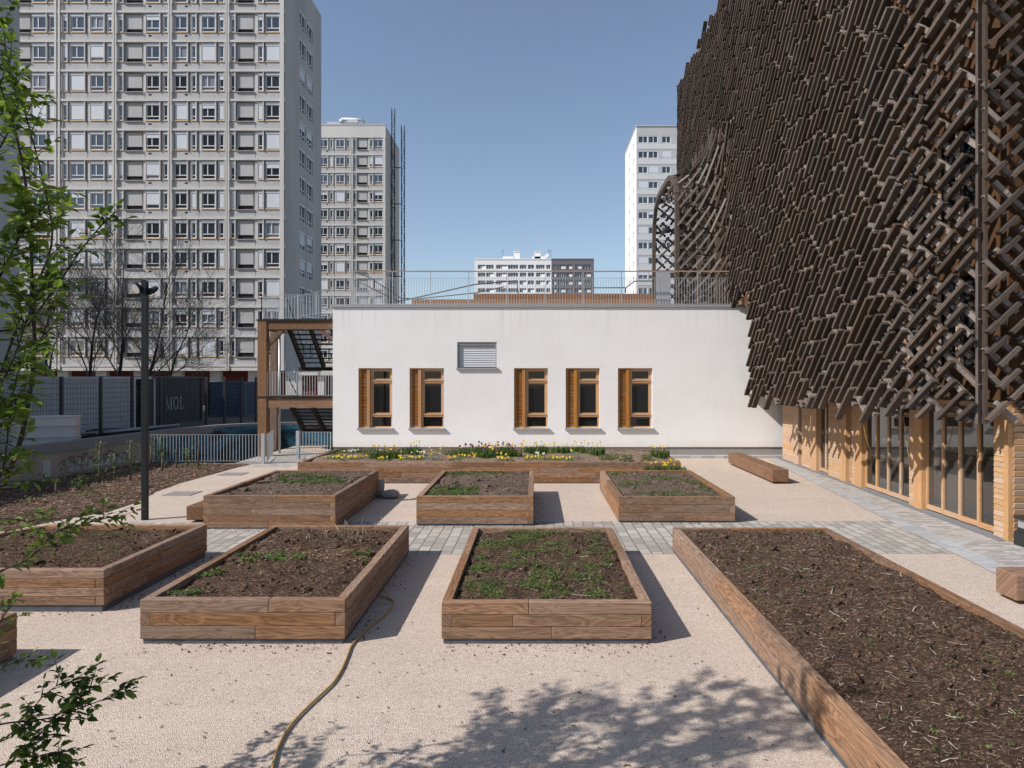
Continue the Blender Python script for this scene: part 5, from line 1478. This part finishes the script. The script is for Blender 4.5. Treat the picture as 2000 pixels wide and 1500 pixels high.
for a, b, y0, y1 in ((981, 1004, 498, 507), (1003, 1015, 490, 507), (1039, 1072, 498, 507), (1044, 1056, 490, 507)):
    mb = MB(); mb.box(XA(a, Yb), XA(b, Yb), Yb + 3, Yb + 7 + (a % 3), zt_ + .01, ZA(y0, Yb)); 
    if y0 == 490: mb.box(XA(a, Yb) - .1, XA(b, Yb) + .1, Yb + 2.9, Yb + 7.2, ZA(y0, Yb) + .25, ZA(y0, Yb) + .5)
    mb.build('chimney' if y0 == 490 else 'roof_hut', M['white_block'], fb)
for px in (981, 1072, 1076):
    mb = MB(); mb.beam((XA(px, Yb), Yb + 4, zt_), (XA(px, Yb), Yb + 4, ZA(483, Yb)), .1, .1); mb.beam((XA(px, Yb) - .4, Yb + 4, ZA(486, Yb)), (XA(px, Yb) + .4, Yb + 4, ZA(486, Yb)), .08, .08); mb.build('antenna', M['galv_dark'], fb)
mb = MB(); mb.disc(AT(1068, 500, Yb + 2.4), (-.6, -.7, .4), 1.0, .12, 18); mb.build('satellite_dish', M['grey_metal'], fb)

# ------------------------------------------------------------------ bare trees in the yard
def bare_tree(label, x, y, h, seed, lean=0.0):
    rr = random.Random(seed); t = thing('bare_tree', label, 'tree', (x, y, ZY), 'bare trees behind the containers')
    tr, br = MB(), MB()
    def grow(p, d, ln, r, lvl):
        n = 4 if lvl < 3 else 3; pts, rad = [p], [r]; q = p.copy()
        for k in range(n):
            d = (d + Vector((rr.uniform(-1, 1), rr.uniform(-1, 1), rr.uniform(-.3, .6))) * (.10 + .05 * lvl)).normalized()
            q = q + d * ln / n; pts.append(q.copy()); rad.append(max(.0065, r * (1 - .5 * (k + 1) / n)))
        (tr if lvl == 0 else br).tube(pts, rad, 7 if lvl == 0 else 4 if lvl < 3 else 3, 0, .5, False)
        if lvl >= 5: return
        m = {0: 5, 1: 4, 2: 4, 3: 3, 4: 2}[lvl]
        for i in range(m):
            f = rr.uniform(.3, 1) if lvl else rr.uniform(.35, 1)
            k = min(n, max(1, int(f * n + .5))); base = pts[k]
            ang = rr.uniform(.45, 1.0) + (.25 if lvl == 0 else 0); ax = d.orthogonal().normalized(); ax.rotate(Matrix.Rotation(rr.uniform(0, 6.28), 3, d))
            nd = d.copy(); nd.rotate(Matrix.Rotation(ang, 3, ax)); nd.z += .15; nd.normalize()
            grow(base, nd, ln * rr.uniform(.5, .75), max(.0075, rad[k] * .55), lvl + 1)
        grow(pts[-1], d, ln * .7, rad[-1], lvl + 1)
    grow(Vector((x, y, ZY - .1)), Vector((lean, 0, 1)).normalized(), h * .46, h * .0135, 0)
    tr.build('trunk', M['bark'], t); br.build('branches', M['bark2'], t)
bare_tree('leftmost bare tree, slim and upright in front of the near tower', XA(178, 46), 46, 10.5, 51)
bare_tree('widest bare tree with many spreading limbs just left of the lamp post', XA(228, 47), 47, 11.5, 52)
bare_tree('bare leaning tree hidden behind the lamp post', XA(265, 45), 45, 10.5, 53, .18)
bare_tree('low bare tree right of the lamp post with fine drooping twigs', XA(320, 48), 48, 8.5, 54, .1)
bare_tree('bare tree farthest left, half hidden by foreground leaves', XA(95, 50), 50, 9.5, 55)

# ------------------------------------------------------------------ foreground leafy tree
ft = thing('leafy_tree', 'fresh green leafy tree close to the camera', 'tree', (-4.6, 3.0, 0))
rr = random.Random(99)
tr, lv = MB(), MB()
def leaf(c, d, size, tone):
    """ovate leaf, folded along its midrib, from stem point c along d"""
    d = d.normalized(); up = Vector((rr.uniform(-.5, .5), rr.uniform(-.5, .5), 1)); s = d.cross(up)
    if s.length < 1e-3: return
    s.normalize(); n = s.cross(d); n = n if n.z > 0 else -n
    w_ = size * .29; a = c + d * size * .12; m1 = c + d * size * .40 - n * size * .05; m2 = c + d * size * .72 - n * size * .07; tip = c + d * size * 1.05 - n * size * .16
    for sg in (-1, 1):
        e1 = c + d * size * .36 + s * sg * w_ + n * size * .06; e2 = c + d * size * .70 + s * sg * w_ * .78 + n * size * .02
        if sg < 0: lv.face([a, e1, m1], 0, tone); lv.face([m1, e1, e2, m2], 0, tone); lv.face([m2, e2, tip], 0, tone)
        else: lv.face([a, m1, e1], 0, tone); lv.face([m1, m2, e2, e1], 0, tone); lv.face([m2, tip, e2], 0, tone)
def twig(p, d, ln, r=.006, gap=.035, size=(.055, .10), bias=.0):
    n = max(3, int(ln / .07)); pts = [p]; q = p.copy(); dd = d.normalized()
    for k in range(n):
        dd = (dd + Vector((rr.uniform(-1, 1), rr.uniform(-1, 1), rr.uniform(-.8, .7))) * .14).normalized(); q = q + dd * ln / n; pts.append(q.copy())
    tr.tube(pts, [r * (1 - .7 * k / n) for k in range(n + 1)], 4, 0, .5, False)
    s = .05 * rr.random(); side = 1
    while s < ln:
        k = min(n - 1, int(s / ln * n)); base = pts[k].lerp(pts[k + 1], s / ln * n - k); dl = (pts[k + 1] - pts[k]).normalized()
        sd = dl.cross(Vector((0, 0, 1)))
        if sd.length < .1: sd = Vector((1, 0, 0))
        sd.normalize()
        ld = dl * rr.uniform(.3, .9) + sd * side * rr.uniform(.5, 1) + Vector((0, 0, rr.uniform(-.75, .25))) + Vector((rr.uniform(-.4, .4), rr.uniform(-.4, .4), 0))
        leaf(base, ld, rr.uniform(*size), min(1, max(0, rr.gauss(.45 + bias, .22)))); side = -side
        s += gap * rr.uniform(.6, 1.3)
    leaf(pts[-1], dd, rr.uniform(*size), .6)
def limb(pts, r0, r1, n=6):
    q = resample3(pts, 5); tr.tube(q, [r0 + (r1 - r0) * k / (len(q) - 1) for k in range(len(q))], n, 0, .5, False); return q
def resample3(pts, n):
    pts = [Vector(p) for p in pts]; out = []
    for k in range(len(pts) - 1):
        p0, a, b, p3 = pts[max(k - 1, 0)], pts[k], pts[k + 1], pts[min(k + 2, len(pts) - 1)]
        for i in range(n):
            t = i / n; out.append(.5 * ((2 * a) + (b - p0) * t + (2 * p0 - 5 * a + 4 * b - p3) * t * t + (3 * a - p0 - 3 * b + p3) * t ** 3))
    out.append(pts[-1]); return out
base = Vector((-4.6, 3.0, 0))
limb([base, base + Vector((.03, .02, 1.2)), base + Vector((.0, .05, 3)), base + Vector((-.1, -.1, 5)), base + Vector((0, -.2, 7.0))], .09, .015, 8)
# crown: limbs to points in an egg-shaped volume, twigs along their outer halves
def in_view(p):
    if p.y < .3: return False
    x = CX + F * p.x / p.y; y = CY - F * (p.z - CAMZ) / p.y
    return -80 < x < 2000 and -60 < y < 1560
for k in range(58):
    z = rr.uniform(1.5, 6.2); a = rr.uniform(0, 6.28); prof_r = 1.9 * math.sqrt(max(.05, 1 - ((z - 3.4) / 3.7) ** 2))
    r = prof_r * rr.uniform(.65, 1)
    end = Vector((base.x + math.cos(a) * r, base.y + math.sin(a) * r * 1.0, z)); st_ = Vector((base.x, base.y, max(.8, z - r * rr.uniform(.5, .9))))
    if in_view(end): continue
    q = limb([st_, st_.lerp(end, .5) + Vector((0, 0, rr.uniform(-.1, .2))), end], .022, .006, 5)
    for i in range(rr.randint(10, 13)):
        j = rr.randint(len(q) // 3, len(q) - 1); d = (q[j] - q[j - 1]).normalized() + Vector((rr.uniform(-1, 1), rr.uniform(-1, 1), rr.uniform(-.5, .6)))
        e = q[j] + d.normalized() * .4
        if in_view(e): continue
        twig(q[j], d, rr.uniform(.3, .6), .005, .032, (.06, .105))
# stems and sprays that reach into the frame, set at their own distances
def spray(pxs, Y, r0, r1, ntw, ln=(.15, .32), size=(.05, .085), gap=.03, bias=0.0, dirs=None, frm=.15, dy=.0):
    ntw = int(ntw * 1.45); gap *= .9; size = (size[0] * 1.05, size[1] * 1.12)
    f0 = AT(pxs[0][0], pxs[0][1], Y)
    limb([Vector((base.x, base.y, max(.5, f0.z - .9))), (f0 + Vector((base.x, base.y, f0.z - .5))) / 2, f0], .02, r0, 6)
    q = limb([AT(x, y, Y + dy * i) for i, (x, y) in enumerate(pxs)], r0, r1, 5)
    for i in range(ntw):
        j = max(1, min(len(q) - 1, int((frm + (1 - frm) * (i + rr.random()) / ntw) * len(q))))
        d = (q[j] - q[j - 1]).normalized() * rr.uniform(.2, .9) + Vector((rr.uniform(-1, 1), rr.uniform(-1, 1), rr.uniform(-.6, .7)))
        twig(q[j], d, rr.uniform(*ln), .004, gap, size, bias)
    twig(q[-1], q[-1] - q[-2], rr.uniform(*ln), .004, gap, size, bias)
spray([(-60, 1100), (0, 965), (45, 840), (66, 690), (62, 560), (60, 470), (50, 360), (25, 240), (-5, 150), (-10, 60)], 4.3, .016, .005, 30, (.12, .26), bias=.0)
spray([(-70, 900), (-10, 760), (40, 620), (100, 480), (85, 360), (60, 260), (40, 190)], 4.6, .010, .004, 24, (.12, .24), bias=.02)
spray([(50, 640), (110, 560), (150, 500), (185, 455), (212, 428)], 4.4, .007, .003, 11, (.07, .16), (.045, .075), .024, -.1, frm=.1)
spray([(40, 720), (90, 640), (95, 560)], 4.2, .006, .003, 6, (.10, .2), bias=-.05)
spray([(-60, 640), (0, 540), (40, 460), (75, 420)], 3.9, .008, .003, 20, (.12, .24), (.055, .095), .028, .3)
spray([(-60, 820), (0, 750), (30, 690), (60, 600)], 4.0, .008, .003, 13, (.12, .24), (.05, .085), .03, .1)
spray([(-60, 1010), (0, 930), (15, 850), (25, 770)], 4.0, .008, .003, 18, (.1, .22), (.05, .085), .026, .12)
spray([(-40, 340), (10, 270), (30, 190), (10, 90)], 4.2, .006, .003, 12, (.1, .2), bias=.05)
spray([(-80, 1140), (0, 1115), (60, 1088), (108, 1040), (160, 1024), (225, 1008)], 4.6, .007, .003, 16, (.08, .18), (.045, .08), .026, -.05, frm=.1)
spray([(-80, 1030), (0, 1013), (60, 1018), (120, 1012)], 4.7, .006, .003, 7, (.08, .17), (.045, .08), .03, 0)
spray([(-60, 1290), (-10, 1230), (15, 1190)], 4.5, .005, .003, 6, (.07, .15), (.045, .07), .026, .1)
spray([(-60, 1310), (0, 1300), (55, 1290)], 4.4, .004, .002, 5, (.06, .13), (.04, .065), .03, -.2)
spray([(-80, 1440), (0, 1415), (55, 1408), (110, 1398), (150, 1365), (175, 1350)], 4.0, .006, .003, 13, (.08, .17), (.04, .068), .024, -.25, frm=.1)
spray([(20, 1440), (60, 1400), (75, 1370), (110, 1340), (140, 1330)], 4.0, .004, .002, 9, (.07, .15), (.04, .065), .025, -.25)
spray([(-40, 1560), (20, 1490), (60, 1450), (110, 1405), (165, 1380), (215, 1362)], 4.0, .006, .003, 15, (.08, .17), (.04, .068), .024, -.25, frm=.1)
spray([(-40, 1600), (30, 1530), (70, 1480), (115, 1470)], 4.0, .006, .003, 14, (.08, .18), (.04, .07), .025, -.2)
tr.build('trunk', M['bark'], ft); lv.build('crown', M['leaf'], ft)
